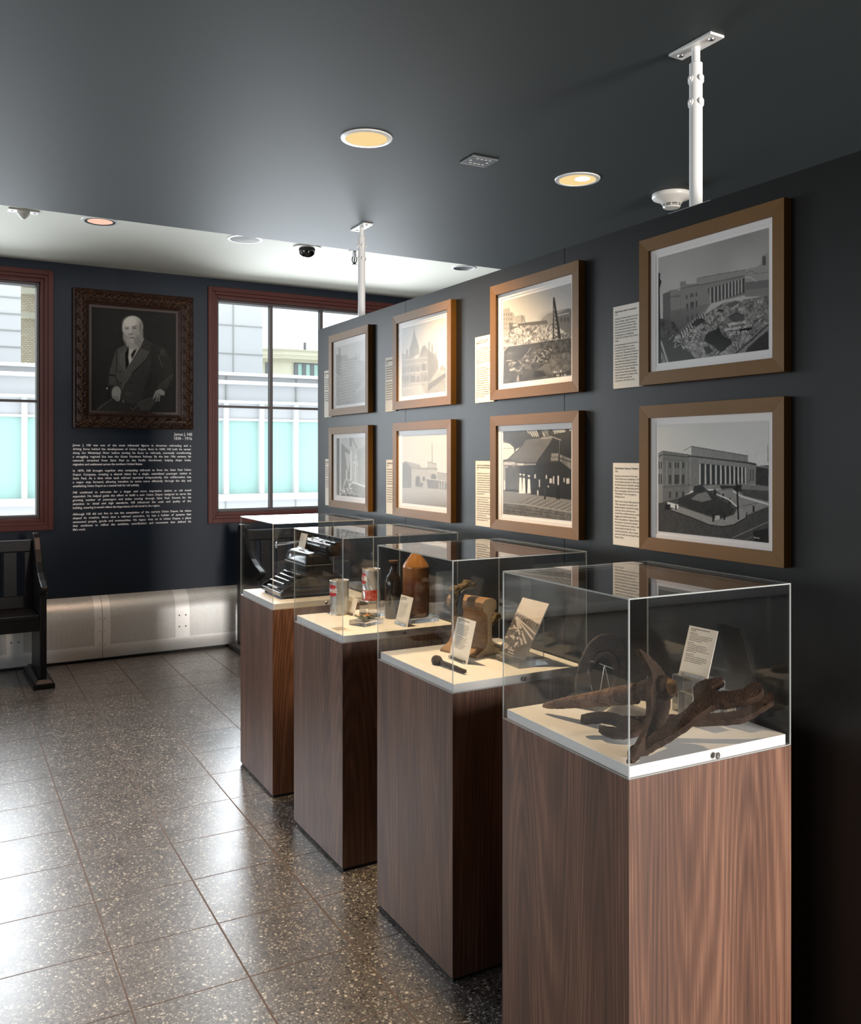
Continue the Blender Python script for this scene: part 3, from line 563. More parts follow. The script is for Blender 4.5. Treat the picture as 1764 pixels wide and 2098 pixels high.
# ------------------------------------------------------------------ monochrome prints: tones stored per point of a fine grid
class Sketch:
    """small tonal drawing; coordinates are those of a working sheet whose picture corners are `quad` (TL,TR,BR,BL)"""
    def __init__(s, quad, W, H, base=.5, seed=1):
        s.W, s.H = W, H; s.rng = np.random.RandomState(seed)
        u, v = np.meshgrid((np.arange(W))/(W-1), (np.arange(H))/(H-1)); s.u, s.v = u, v
        src = [(0, 0), (1, 0), (1, 1), (0, 1)]; A = []; B = []
        for (a, b), (x, y) in zip(src, quad):
            A.append([a, b, 1, 0, 0, 0, -a*x, -b*x]); B.append(x); A.append([0, 0, 0, a, b, 1, -a*y, -b*y]); B.append(y)
        h = np.linalg.solve(np.array(A, float), np.array(B, float)); d = h[6]*u+h[7]*v+1
        s.x = (h[0]*u+h[1]*v+h[2])/d; s.y = (h[3]*u+h[4]*v+h[5])/d; s.a = np.full((H, W), float(base))
    def inside(s, P):
        r = np.zeros_like(s.a, bool); n = len(P)
        for i in range(n):
            x0, y0 = P[i]; x1, y1 = P[(i+1) % n]
            if y0 == y1: continue
            c = ((s.y < y0) != (s.y < y1)) & (s.x < (x1-x0)*(s.y-y0)/(y1-y0)+x0); r ^= c
        return r
    def poly(s, P, t, al=1):
        gx = np.gradient(s.x, axis=1); gy = np.gradient(s.y, axis=0); sx, sy = s.x, s.y; k = 0
        for i in (-.33, 0, .33):
            for j in (-.33, 0, .33): s.x = sx+gx*i; s.y = sy+gy*j; k = k+s.inside(P)/9.0
        s.x, s.y = sx, sy; k = k*al; s.a = s.a*(1-k)+t*k; return s
    def blur(s, n=1):
        for _ in range(n): p = np.pad(s.a, 1, 'edge'); s.a = (p[:-2, 1:-1]+p[2:, 1:-1]+p[1:-1, :-2]+p[1:-1, 2:]+4*s.a)/8
        return s
    def line(s, P, t, w, al=1):
        for (x0, y0), (x1, y1) in zip(P, P[1:]):
            dx, dy = x1-x0, y1-y0; q = np.clip(((s.x-x0)*dx+(s.y-y0)*dy)/(dx*dx+dy*dy+1e-9), 0, 1)
            d = np.hypot(s.x-x0-q*dx, s.y-y0-q*dy); k = np.clip(1.0+(w/2-d)/max(w*.4, 2.5), 0, 1)*al; s.a = s.a*(1-k)+t*k
        return s
    def ell(s, cx, cy, rx, ry, t, al=1, soft=.25, rot=0):
        c, n = math.cos(rot), math.sin(rot); X = (s.x-cx)*c+(s.y-cy)*n; Y = -(s.x-cx)*n+(s.y-cy)*c
        d = np.hypot(X/rx, Y/ry); k = np.clip((1-d)/soft+.5, 0, 1)*al; s.a = s.a*(1-k)+t*k; return s
    def noise(s, scale, seed=None):
        r = np.random.RandomState(seed or s.rng.randint(9999)); g = r.rand(max(2, int(s.H/scale))+3, max(2, int(s.W/scale))+3)
        y = s.v*(g.shape[0]-2.01); x = s.u*(g.shape[1]-2.01); i = y.astype(int); j = x.astype(int); fy = y-i; fx = x-j
        fy = fy*fy*(3-2*fy); fx = fx*fx*(3-2*fx)
        return (g[i, j]*(1-fx)+g[i, j+1]*fx)*(1-fy)+(g[i+1, j]*(1-fx)+g[i+1, j+1]*fx)*fy
    def tex(s, P, amp, scale=3, gain=1.0):
        k = s.inside(P) if P else np.ones_like(s.a, bool); n = (s.noise(scale)+s.noise(scale*2.2))/2-.5; s.a[k] += (n[k]*amp*2*gain); return s
    def grad(s, P, t0, t1, y0, y1, al=1):
        k = s.inside(P) if P else np.ones_like(s.a, bool); q = np.clip((s.y-y0)/(y1-y0), 0, 1); s.a[k] = (s.a*(1-al)+(t0+(t1-t0)*q)*al)[k]; return s
    def scatter(s, P, n, tones, ln, w=5, ang=None):
        k = s.inside(P); idx = np.argwhere(k)
        if len(idx) == 0: return s
        for i in range(n):
            a, b = idx[s.rng.randint(len(idx))]; x, y = s.x[a, b], s.y[a, b]; q = s.rng.uniform(0, 3.14) if ang is None else ang+s.rng.uniform(-.35, .35); l = ln*s.rng.uniform(.4, 1.2)
            s.line([(x, y), (x+l*math.cos(q), y+l*math.sin(q))], s.rng.choice(tones), w)
        return s
    def mesh(s, name, x0, x1, y0, y1, z, parent, tint=(1, .97, .92), gain=1.4):
        W, H = s.W, s.H; a = np.clip(s.a+s.rng.normal(0, .008, s.a.shape), 0, 1); lin = np.minimum(.85, gain*np.where(a <= .04045, a/12.92, ((a+.055)/1.055)**2.4))
        X = x0+(x1-x0)*s.u; Y = y1-(y1-y0)*s.v; co = np.stack([X, Y, np.full_like(X, z)], -1).reshape(-1, 3)
        i = np.arange(W*H).reshape(H, W); q = np.stack([i[1:, :-1], i[1:, 1:], i[:-1, 1:], i[:-1, :-1]], -1).reshape(-1, 4)
        me = bpy.data.meshes.new(name); me.vertices.add(W*H); me.vertices.foreach_set('co', co.astype('f').ravel()); nf = len(q)
        me.loops.add(nf*4); me.loops.foreach_set('vertex_index', q.astype('i').ravel()); me.polygons.add(nf); me.polygons.foreach_set('loop_start', (np.arange(nf)*4).astype('i')); me.update(calc_edges=True)
        at = me.color_attributes.new('tone', 'FLOAT_COLOR', 'POINT'); c = np.stack([lin*tint[0], lin*tint[1], lin*tint[2], np.ones_like(lin)], -1); at.data.foreach_set('color', c.astype('f').ravel())
        me.materials.append(MT['print']); o = bpy.data.objects.new(name, me); COL.objects.link(o); o.parent = parent; return o
def headhouse_dig():
    s = Sketch([(125,578),(1605,172),(1612,1812),(125,1995)], 250, 205, .6, 3)
    s.grad(None, .50, .60, 300, 900); s.a += (s.noise(60)-.5)*.06
    G = [(125,1150),(900,1190),(1300,1060),(1612,1090),(1612,1820),(125,2000)]
    s.poly([(1280,740),(1360,715),(1450,700),(1500,660),(1515,540),(1605,505),(1610,1090),(1280,1090)], .50)
    s.poly([(1520,560),(1565,550),(1570,670),(1525,680)], .28); s.line([(1290,790),(1380,750),(1430,790),(1605,770)], .42, 8); s.poly([(1290,905),(1610,870),(1610,1000),(1290,1010)], .36); s.line([(1290,835),(1360,840),(1440,890)], .62, 10); s.poly([(1290,1010),(1610,975),(1610,1090),(1290,1100)], .42)
    s.poly([(185,1060),(290,1010),(420,1010),(415,900),(490,885),(500,930),(640,920),(640,850),(960,790),(1285,735),(1290,1080),(830,1190),(400,1560),(190,1420)], .44)
    s.poly([(640,855),(1285,738),(1285,800),(700,935),(640,920)], .48); s.line([(640,852),(960,790),(1285,738)], .36, 6); s.line([(690,940),(1280,820)], .33, 8)
    s.poly([(790,990),(1280,850),(1285,1050),(820,1190)], .22)
    for k in range(10):
        x = 812+k*52-k*k*.6; y0 = 985-(x-812)*.30; y1 = 1195-(x-812)*.33; s.poly([(x, y0), (x+20, y0-6), (x+22, y1-6), (x+2, y1)], .58)
    s.poly([(285,1090),(420,1070),(425,1330),(285,1290)], .36)
    for k in range(7): s.line([(295+k*19, 1110), (298+k*19, 1290)], .50, 7)
    for x, y in ((505,1100),(560,1080),(585,1075),(635,1065)): s.poly([(x-7,y-20),(x+8,y-22),(x+8,y+25),(x-7,y+27)], .2)
    for x, y, w_ in ((512,1240,12),(578,1215,24),(638,1200,11)): s.poly([(x-w_,y-45),(x+w_,y-52),(x+w_,y+50),(x-w_,y+60)], .24)
    for x, y in ((520,1400),(580,1380),(645,1360)): s.poly([(x-12,y-35),(x+12,y-38),(x+12,y+30),(x-12,y+34)], .2)
    s.line([(285,1020),(680,935)], .30, 7); s.poly([(185,1060),(285,1030),(285,1440),(190,1400)], .32); s.grad([(185,1300),(830,1190),(700,1400),(400,1600),(185,1500)], .36, .22, 1250, 1550, .7)
    s.poly([(125,1480),(420,1560),(760,1330),(1000,1180),(1612,1080),(1612,1812),(125,1995)], .42)
    s.tex([(125,1480),(420,1560),(760,1330),(1000,1180),(1612,1080),(1612,1812),(125,1995)], .16, 3, 1.3)
    s.poly([(125,1380),(340,1440),(420,1580),(330,1650),(125,1660)], .24); s.tex([(125,1380),(340,1440),(420,1580),(330,1650),(125,1660)], .10, 3)
    s.poly([(150,1640),(330,1640),(640,1940),(560,1960),(240,1980),(150,1800)], .20); s.line([(160,1700),(250,1980)], .55, 18); s.poly([(125,1640),(155,1640),(160,1995),(125,1995)], .10)
    s.scatter([(320,1600),(560,1480),(720,1560),(520,1780),(360,1740)], 150, [.15, .6, .65, .2, .55], 70, 5)
    s.scatter([(600,1420),(900,1380),(1200,1560),(1500,1500),(1180,1800),(900,1850),(700,1640)], 60, [.15, .2, .62, .5], 100, 6)
    for k in range(22): x = 420+k*15; y = 1600-k*13+abs(k-11)*2; s.line([(x, y-35), (x+26, y+30)], .62 if k % 2 else .2, 7)
    s.poly([(560,1480),(640,1395),(720,1385),(760,1420),(640,1500)], .18)
    s.poly([(760,1610),(840,1560),(900,1540),(930,1500),(990,1620),(1100,1680),(1120,1720),(1000,1830),(960,1850),(860,1760),(740,1690)], .10)
    s.poly([(1210,1510),(1260,1480),(1380,1480),(1390,1530),(1280,1590),(1220,1570)], .10)
    s.poly([(1060,1370),(1180,1320),(1270,1350),(1290,1450),(1200,1480),(1100,1420)], .26); s.line([(1060,1375),(1180,1318),(1275,1352)], .12, 8); s.poly([(730,1780),(800,1760),(860,1830),(780,1880)], .15)
    s.line([(1410,1440),(1540,1360)], .15, 10); s.line([(1000,1150),(1240,1150),(1120,1260)], .6, 16); s.poly([(1020,1210),(1160,1150),(1240,1165),(1110,1250)], .3); s.poly([(930,1270),(1010,1275),(1000,1300),(920,1300)], .15)
    s.line([(910,1400),(930,1470),(1210,1490)], .2, 6); s.line([(985,1590),(1030,1480)], .2, 6); s.line([(1000,1600),(1200,1590)], .2, 7); s.line([(1055,1570),(1070,1510)], .2, 5)
    s.line([(1170,1860),(1612,1470)], .2, 14); s.poly([(1330,1760),(1600,1560),(1612,1812),(1300,1850)], .17); s.poly([(1190,1860),(1330,1760),(1612,1480),(1612,1530),(1250,1860)], .42)
    s.poly([(125,780),(150,778),(148,860),(168,890),(150,960),(135,1040),(125,1050)], .12); s.line([(130,1000),(150,1995)], .12, 18)
    return s
def headhouse_open():
    s = Sketch([(112,205),(1592,152),(1597,1785),(118,1612)], 250, 205, .70, 5)
    s.grad(None, .70, .74, 160, 900); s.a += (s.noise(70)-.5)*.03
    s.poly([(112,1240),(600,1100),(1592,1000),(1597,1785),(118,1612)], .24)
    s.poly([(1415,755),(1592,750),(1592,1020),(1415,1010)], .19); s.line([(1415,755),(1590,780)], .5, 12)
    s.poly([(112,590),(175,550),(525,600),(540,1100),(380,1180),(112,1240)], .38); s.poly([(112,590),(175,550),(178,1230),(112,1240)], .48)
    s.poly([(555,490),(1312,620),(1312,700),(1420,720),(1420,1000),(540,1080),(525,610),(555,605)], .45)
    s.line([(112,590),(175,552),(525,602)], .28, 8); s.line([(112,625),(175,595),(525,632)], .22, 10); s.line([(555,490),(1312,622)], .28, 8); s.line([(530,618),(1300,712),(1420,738)], .16, 14); s.line([(450,545),(555,492)], .25, 4)
    s.poly([(650,715),(1270,775),(1270,990),(660,1010)], .13)
    for k in range(11):
        x = 668+k*76-k*k*1.45; y0 = 720+(x-668)*.09; s.poly([(x-11, y0), (x+11, y0+1), (x+14, 1000-(x-668)*.01), (x-9, 1000-(x-668)*.01)], .66)
    s.poly([(560,640),(650,650),(660,1010),(545,1030)], .40); s.poly([(1290,770),(1330,775),(1335,990),(1290,985)], .40)
    for x in (1350, 1385): s.poly([(x-8,800),(x+8,802),(x+8,960),(x-8,958)], .24)
    for x, w_ in ((272,12),(360,27),(446,13)):
        s.poly([(x-w_,700),(x+w_,706),(x+w_,778),(x-w_,775)], .17); s.poly([(x-w_-4,862),(x+w_+4,868),(x+w_+4,985),(x-w_-4,988)], .17); s.poly([(x-13,1092),(x+14,1086),(x+14,1165),(x-13,1175)], .19)
    s.line([(360,705),(360,775)], .5, 6)
    for x in (225, 315, 410, 490): s.line([(x,690),(x,1000)], .46, 12)
    s.line([(180,1030),(540,1000)], .26, 7); s.line([(185,660),(520,690)], .30, 5)
    for x in (125, 155): s.line([(x,700),(x,780)], .2, 10); s.line([(x,860),(x,980)], .2, 12)
    s.poly([(760,1060),(960,1000),(1420,1010),(1592,1030),(1592,1290),(1290,1420),(1180,1200),(1000,1060)], .42)
    s.poly([(880,1070),(1120,1085),(1190,1150),(1592,1240),(1592,1300),(1300,1400),(1180,1290),(960,1140)], .47)
    s.line([(1120,1090),(1230,1160),(1592,1270)], .72, 16); s.poly([(1180,1060),(1592,1090),(1592,1230),(1260,1150)], .25)
    s.poly([(930,1010),(1120,1020),(1230,1000),(1230,1100),(1150,1090),(1100,1050),(960,1060)], .13)
    s.poly([(380,1190),(600,1090),(760,1060),(960,1210),(1080,1280),(1130,1360),(1100,1400),(930,1445),(640,1360),(380,1250)], .17)
    s.poly([(550,1190),(640,1120),(760,1095),(830,1200),(700,1230)], .42); s.poly([(590,1020),(700,1000),(750,1060),(640,1110),(580,1090)], .12)
    s.poly([(280,1330),(380,1280),(640,1370),(930,1470),(1130,1400),(1180,1300),(1290,1350),(1290,1440),(1130,1530),(990,1555),(800,1530),(560,1430)], .50)
    s.line([(280,1335),(560,1435),(800,1535),(990,1558),(1130,1535),(1290,1445),(1300,1380)], .13, 9)
    s.poly([(235,1222),(385,1262),(385,1320),(240,1290)], .75); s.poly([(205,1260),(275,1255),(280,1330),(205,1330)], .10); s.line([(350,1270),(352,1325)], .1, 12)
    for x, y, h_ in ((850,1380,105),(870,1070,60),(982,1130,60),(1070,1190,70),(1000,1390,70),(1392,1280,80)): s.line([(x, y), (x, y+h_)], .10, 17); s.ell(x, y-3, 8, 10, .6 if x == 1392 else .2)
    s.poly([(875,1415),(935,1408),(942,1462),(880,1470)], .62); s.line([(1165,960),(1188,1460)], .08, 15); s.line([(1580,480),(1582,700)], .3, 6); s.line([(900,1130),(1060,1200),(1160,1290)], .72, 14)
    s.line([(1110,1710),(1592,1500)], .5, 6); s.line([(1240,1290),(1450,1250)], .3, 5); s.line([(1290,1740),(1380,1690)], .4, 5); s.poly([(1385,1620),(1592,1590),(1597,1785),(1400,1760)], .12)
    s.tex([(112,550),(1592,550),(1597,1785),(118,1612)], .03, 3); return s
def platforms_dig():
    s = Sketch([(130,468),(1303,158),(1300,1757),(135,1893)], 190, 175, .66, 8)
    s.grad(None, .60, .68, 300, 800)
    s.ell(1100, 760, 320, 120, .55, .8, .5); s.poly([(780,790),(900,690),(1060,640),(1240,595),(1300,605),(1300,1000),(780,1000)], .50); s.poly([(1060,700),(1250,600),(1300,615),(1300,1080),(1100,1060)], .38); s.line([(1070,720),(1260,680)], .62, 10)
    for x in (1130, 1190, 1250): s.poly([(x-18,760),(x+18,755),(x+18,830),(x-18,835)], .28)
    s.poly([(132,600),(240,580),(250,650),(290,645),(328,710),(320,830),(240,990),(132,1060)], .52)
    for x in (150, 190, 230, 270):
        for y in (680, 760, 840, 920): s.line([(x, y), (x, y+30)], .36, 10)
    s.poly([(330,730),(450,700),(510,720),(510,830),(330,850)], .54); s.poly([(235,840),(400,850),(880,800),(905,870),(380,900),(240,920)], .34); s.poly([(240,920),(385,900),(385,1000),(250,1050)], .28); s.poly([(300,860),(385,855),(385,890),(300,910)], .62)
    P = [(132,1060),(385,900),(990,860),(1300,1080),(1300,1130),(700,1190),(200,1240),(132,1330)]
    s.poly(P, .52); s.tex(P, .22, 2.5, 1.4); s.scatter(P, 130, [.25, .72, .7, .3], 70, 6)
    s.poly([(490,1170),(550,1080),(620,1110)], .72); s.line([(560,1090),(660,960)], .25, 7)
    s.poly([(150,1260),(700,1190),(980,1150),(1300,1110),(1300,1757),(135,1893)], .24); s.tex([(150,1260),(1300,1110),(1300,1757),(135,1893)], .09, 3, 1.3)
    s.scatter([(480,1380),(960,1280),(960,1500),(480,1540)], 90, [.5, .55, .12, .4], 40, 8); s.scatter([(240,1480),(700,1440),(640,1660),(240,1680)], 50, [.45, .5, .12], 60, 8)
    s.poly([(245,1640),(340,1610),(340,1650),(250,1680)], .55); s.line([(195,1495),(280,1490)], .6, 8); s.line([(210,1362),(320,1362)], .5, 6); s.line([(550,1370),(610,1270)], .5, 8)
    s.poly([(740,1640),(870,1540),(980,1400),(1130,1380),(1240,1350),(1300,1400),(1300,1640),(1200,1700),(900,1740)], .32); s.tex([(740,1640),(870,1540),(980,1400),(1130,1380),(1240,1350),(1300,1400),(1300,1640),(1200,1700),(900,1740)], .10, 3)
    s.poly([(700,1660),(820,1690),(880,1757),(640,1800)], .16); s.poly([(385,1740),(395,1740),(412,1845),(362,1850)], .5)
    s.poly([(990,410),(1005,398),(1018,420),(1130,1120),(1085,1130),(1000,520),(1008,1130),(985,1130)], .14)
    for k in range(9): y = 500+k*70; s.line([(1000, y), (1018+(y-420)*.14, y+50)], .14, 8); s.line([(1000, y+50), (1016+(y-420)*.14, y)], .14, 5)
    s.line([(455,830),(455,725),(520,840)], .28, 5); s.line([(132,1340),(250,1210),(330,1130)], .62, 8)
    for k, x in enumerate((1045, 1060, 1080, 1130, 1175, 1195)): s.line([(x, 1745-k*2), (x+14, 1770-k*2)], .75, 6)
    return s
def shed_entrance():
    s = Sketch([(140,222),(1413,178),(1412,1888),(145,1752)], 190, 175, .14, 11)
    s.grad(None, .24, .12, 200, 700); s.poly([(140,400),(250,430),(340,500),(370,600),(230,735),(140,750)], .72); s.line([(150,540),(360,540)], .4, 5); s.line([(150,420),(260,440),(350,520),(360,600)], .15, 12); s.poly([(370,560),(460,515),(380,600)], .7)
    s.poly([(550,205),(770,198),(810,330),(690,325)], .68)
    for k in range(7): s.line([(560+k*42,200),(650+k*36,335)], .12, 11)
    s.poly([(860,200),(980,198),(1000,310),(900,320)], .6)
    for k in range(4): s.line([(870+k*30,200),(950+k*22,320)], .12, 10)
    s.poly([(1065,198),(1305,192),(1310,240),(1090,278)], .70)
    for k in range(11): s.line([(1080+k*22,195),(1090+k*21,275)], .15, 7)
    s.poly([(1370,190),(1412,190),(1412,215),(1385,225)], .7)
    s.poly([(570,385),(1050,310),(1055,360),(1060,380),(760,800),(390,800),(230,745),(480,520)], .33); s.tex([(570,385),(1050,310),(1060,380),(760,800),(390,800),(230,745),(480,520)], .05, 4)
    s.poly([(850,335),(1050,310),(1050,360),(850,375)], .45); s.line([(1055,330),(1220,390)], .6, 8); s.line([(1195,390),(1190,640)], .32, 8)
    s.poly([(1055,380),(1180,400),(1180,800),(760,820)], .16)
    for x0, y0, x1 in ((1050,640,1180),(1045,715,1180)):
        for k in range(8): s.line([(x0+k*17, y0), (x0+k*17, y0+55)], .5, 8)
    for k in range(9): s.line([(1210+k*23, 665+k*9), (1210+k*23, 780+k*18)], .48, 9)
    s.line([(1180,720),(1412,800)], .14, 14)
    s.poly([(148,750),(385,742),(395,855),(148,860)], .20); s.line([(150,752),(385,745)], .45, 4)
    for k in range(12): x = 160+k*17; s.line([(x, 785), (x, 835)], .68, 7)
    s.poly([(400,825),(755,822),(755,850),(400,858)], .48); s.poly([(200,870),(440,860),(440,1320),(190,1290)], .27); s.tex([(200,870),(440,860),(440,1320),(190,1290)], .06, 3); s.poly([(140,860),(190,865),(190,1320),(150,1310)], .5)
    s.poly([(240,860),(200,905),(195,870)], .75); s.poly([(330,865),(355,865),(335,895)], .7)
    for k in range(6): s.line([(240+k*15,1290-k*26),(440,1285-k*26)], .40, 5)
    s.poly([(145,1330),(440,1350),(700,1400),(1412,1500),(1412,1888),(145,1752)], .42)
    for k in range(26): s.line([(380+k*45,1560+k*14),(640+k*55,1420+k*10)], .28 if k % 2 else .5, 6)
    s.poly([(145,1540),(700,1620),(1412,1730),(1412,1888),(145,1752)], .34); s.tex([(145,1540),(1412,1730),(1412,1888),(145,1752)], .09, 3); s.line([(145,1545),(600,1590),(1412,1730)], .52, 14); s.line([(150,1620),(1412,1800)], .22, 6); s.line([(150,1680),(1412,1850)], .24, 6)
    for x, y in ((468, 1060), (530, 1070), (625, 1090)):
        s.poly([(x-20,y+20),(x+18,y+20),(x+34,1375),(x-30,1378)], .80); s.ell(x, y-20, 17, 26, .35); s.ell(x-2, y-38, 22, 14, .75)
    for x, y, h_, t_ in ((740,1030,60,.7),(820,1130,120,.6),(950,1050,50,.65),(1020,1110,70,.7),(1045,1110,70,.6),(1085,1070,120,.65),(1170,1060,150,.72),(1278,1100,60,.6),(1335,1110,80,.75),(1365,1110,80,.7),(985,1240,20,.7),(790,1330,70,.7),(168,1150,150,.75)): s.line([(x, y), (x, y+h_)], t_, 17 if h_ > 40 else 12)
    for x in (925, 1150, 1190): s.line([(x,1250),(x,1480)], .08, 20)
    s.line([(920,1240),(925,1440)], .3, 4); return s
def second_depot():
    s = Sketch([(62,212),(508,90),(512,838),(70,893)], 130, 150, .70, 13); s.grad(None, .68, .72, 100, 600)
    s.poly([(65,455),(110,470),(140,475),(205,520),(250,480),(320,440),(330,420),(400,480),(430,540),(435,620),(510,650),(512,838),(70,893)], .56)
    s.poly([(183,225),(190,225),(238,400),(245,470),(140,480),(140,420),(165,340)], .50); s.line([(186,180),(186,240)], .5, 3); s.poly([(110,420),(128,420),(132,480),(108,480)], .52)
    s.poly([(140,425),(238,405),(245,470),(140,490)], .55); s.line([(138,425),(240,402)], .44, 4)
    s.poly([(250,455),(275,385),(300,375),(330,430),(400,465),(400,490),(255,500)], .47)
    for x in (338, 370): s.line([(x,350 if x == 338 else 375),(x,440)], .47, 12)
    s.poly([(260,470),(325,430),(330,770),(262,780)], .52); s.poly([(325,430),(430,530),(432,610),(330,770)], .44)
    s.ell(290, 600, 22, 36, .40); s.line([(410,440),(413,520)], .48, 9)
    for x in (80, 105, 130, 160, 178, 195, 225, 240): s.line([(x, 600), (x, 640)], .43, 7); s.line([(x, 690), (x, 740)], .42, 8)
    for y in (520, 570, 660, 770): s.line([(70, y+8), (325, y-22)], .66, 4)
    for x in (275, 295, 312): s.line([(x,690),(x,740)], .4, 7)
    for x in (160, 175, 190): s.line([(x,450),(x,500)], .42, 6)
    s.poly([(440,620),(470,575),(505,600),(512,650)], .5); s.poly([(330,770),(510,650),(512,720),(330,840)], .38)
    s.poly([(300,860),(512,700),(512,838),(330,862)], .60)
    for k in range(9): s.line([(320+k*22,860),(440+k*14,730)], .42, 5)
    s.poly([(70,800),(260,770),(300,860),(70,893)], .64); s.tex([(65,455),(512,440),(512,838),(70,893)], .05, 2.5); s.line([(62,212),(508,90)], .5, 3); return s
def first_depot():
    s = Sketch([(72,1277),(517,1267),(515,2000),(72,1950)], 130, 150, .70, 17); s.grad(None, .70, .74, 1270, 1700)
    s.line([(370,1360),(372,1550)], .48, 5)
    s.poly([(75,1560),(105,1535),(250,1570),(260,1600),(325,1605),(325,1545),(415,1565),(420,1650),(515,1665),(515,1820),(75,1805)], .55)
    s.poly([(75,1560),(105,1535),(160,1600),(165,1800),(75,1805)], .42); s.poly([(170,1600),(330,1620),(330,1800),(165,1800)], .60); s.poly([(328,1545),(415,1565),(415,1610),(328,1600)], .62); s.poly([(330,1610),(420,1625),(420,1740),(330,1710)], .62)
    s.line([(105,1600),(330,1622)], .42, 4); s.line([(325,1545),(415,1566)], .4, 4); s.line([(320,1608),(425,1622)], .4, 4); s.line([(420,1650),(515,1668)], .42, 4)
    s.ell(228, 1720, 22, 36, .36); s.ell(288, 1715, 14, 24, .38); s.ell(385, 1700, 28, 36, .40)
    s.poly([(205,1720),(250,1720),(250,1790),(205,1790)], .36); s.poly([(310,1715),(515,1740),(515,1825),(330,1810)], .42); s.line([(305,1710),(515,1742)], .66, 6)
    for x in (440, 465, 490): s.line([(x,1750),(x,1810)], .62, 7)
    s.ell(110, 1755, 26, 36, .45); s.ell(260, 1775, 32, 24, .40); s.ell(290, 1790, 16, 20, .6)
    s.poly([(72,1802),(515,1825),(515,2000),(72,1950)], .58); s.grad([(72,1802),(515,1825),(515,2000),(72,1950)], .62, .50, 1800, 2000, .7); s.tex([(72,1540),(515,1540),(515,2000),(72,1950)], .04, 2.5); return s
def burnt_depot():
    s = Sketch([(335,540),(985,365),(985,1700),(355,1780)], 100, 130, .66, 19)
    s.poly([(340,690),(500,720),(560,690),(620,790),(700,770),(760,730),(850,800),(985,860),(985,1700),(355,1780)], .55); s.poly([(340,690),(460,720),(460,1180),(340,1080)], .46)
    s.line([(415,575),(418,720)], .47, 26); s.line([(785,660),(788,780)], .52, 18); s.line([(845,690),(850,800)], .53, 18); s.line([(960,790),(962,870)], .52, 14)
    for k in range(14): y = 860+k*60; s.line([(430, y+20+k*3), (860-k*8, y-60+k*3)], .62, 12)
    for k in range(6): s.line([(640+k*30,1600-k*20),(980,1360-k*24)], .60, 12)
    for y in (900, 980, 1060, 1150, 1250): s.line([(360, y), (440, y+20)], .60, 9)
    s.tex([(340,850),(985,850),(985,1700),(355,1780)], .05, 2.5); s.grad(None, .62, .50, 900, 1780, .35); return s
def waiting_room():
    s = Sketch([(375,372),(1045,345),(1050,1735),(380,1665)], 100, 130, .62, 23)
    s.poly([(375,372),(450,370),(450,1665),(380,1665)], .42); s.line([(458,375),(462,1660)], .66, 30); s.poly([(480,500),(690,690),(700,1300),(560,1300),(480,1660)], .50); s.poly([(560,680),(700,760),(640,1140),(600,1000)], .64)
    s.line([(695,360),(695,540)], .5, 40); s.line([(740,390),(830,600)], .52, 26); s.line([(485,500),(690,700)], .52, 14); s.line([(698,680),(700,1320)], .74, 22); s.line([(800,980),(800,1380)], .72, 12); s.line([(845,540),(845,780)], .5, 6)
    for x, y in ((760,925),(805,925),(850,965),(905,925),(945,940),(805,800),(885,810),(915,900)): s.ell(x, y, 16, 28, .82)
    s.poly([(850,640),(1045,520),(1048,1480),(860,1400)], .55); s.line([(740,1370),(1045,1480)], .72, 22); s.poly([(700,1400),(760,1410),(1050,1500),(1050,1735),(480,1680),(600,1330)], .50); s.scatter([(480,1560),(700,1350),(760,1420),(650,1680)], 40, [.72, .4], 50, 14)
    s.line([(640,1540),(1050,1660)], .42, 12); s.line([(600,1600),(1050,1700)], .64, 10); s.scatter([(520,1620),(1050,1650),(1050,1735),(520,1690)], 25, [.3, .4], 60, 14); s.line([(600,1100),(605,1300)], .68, 22)
    s.tex(None, .03, 3); return s
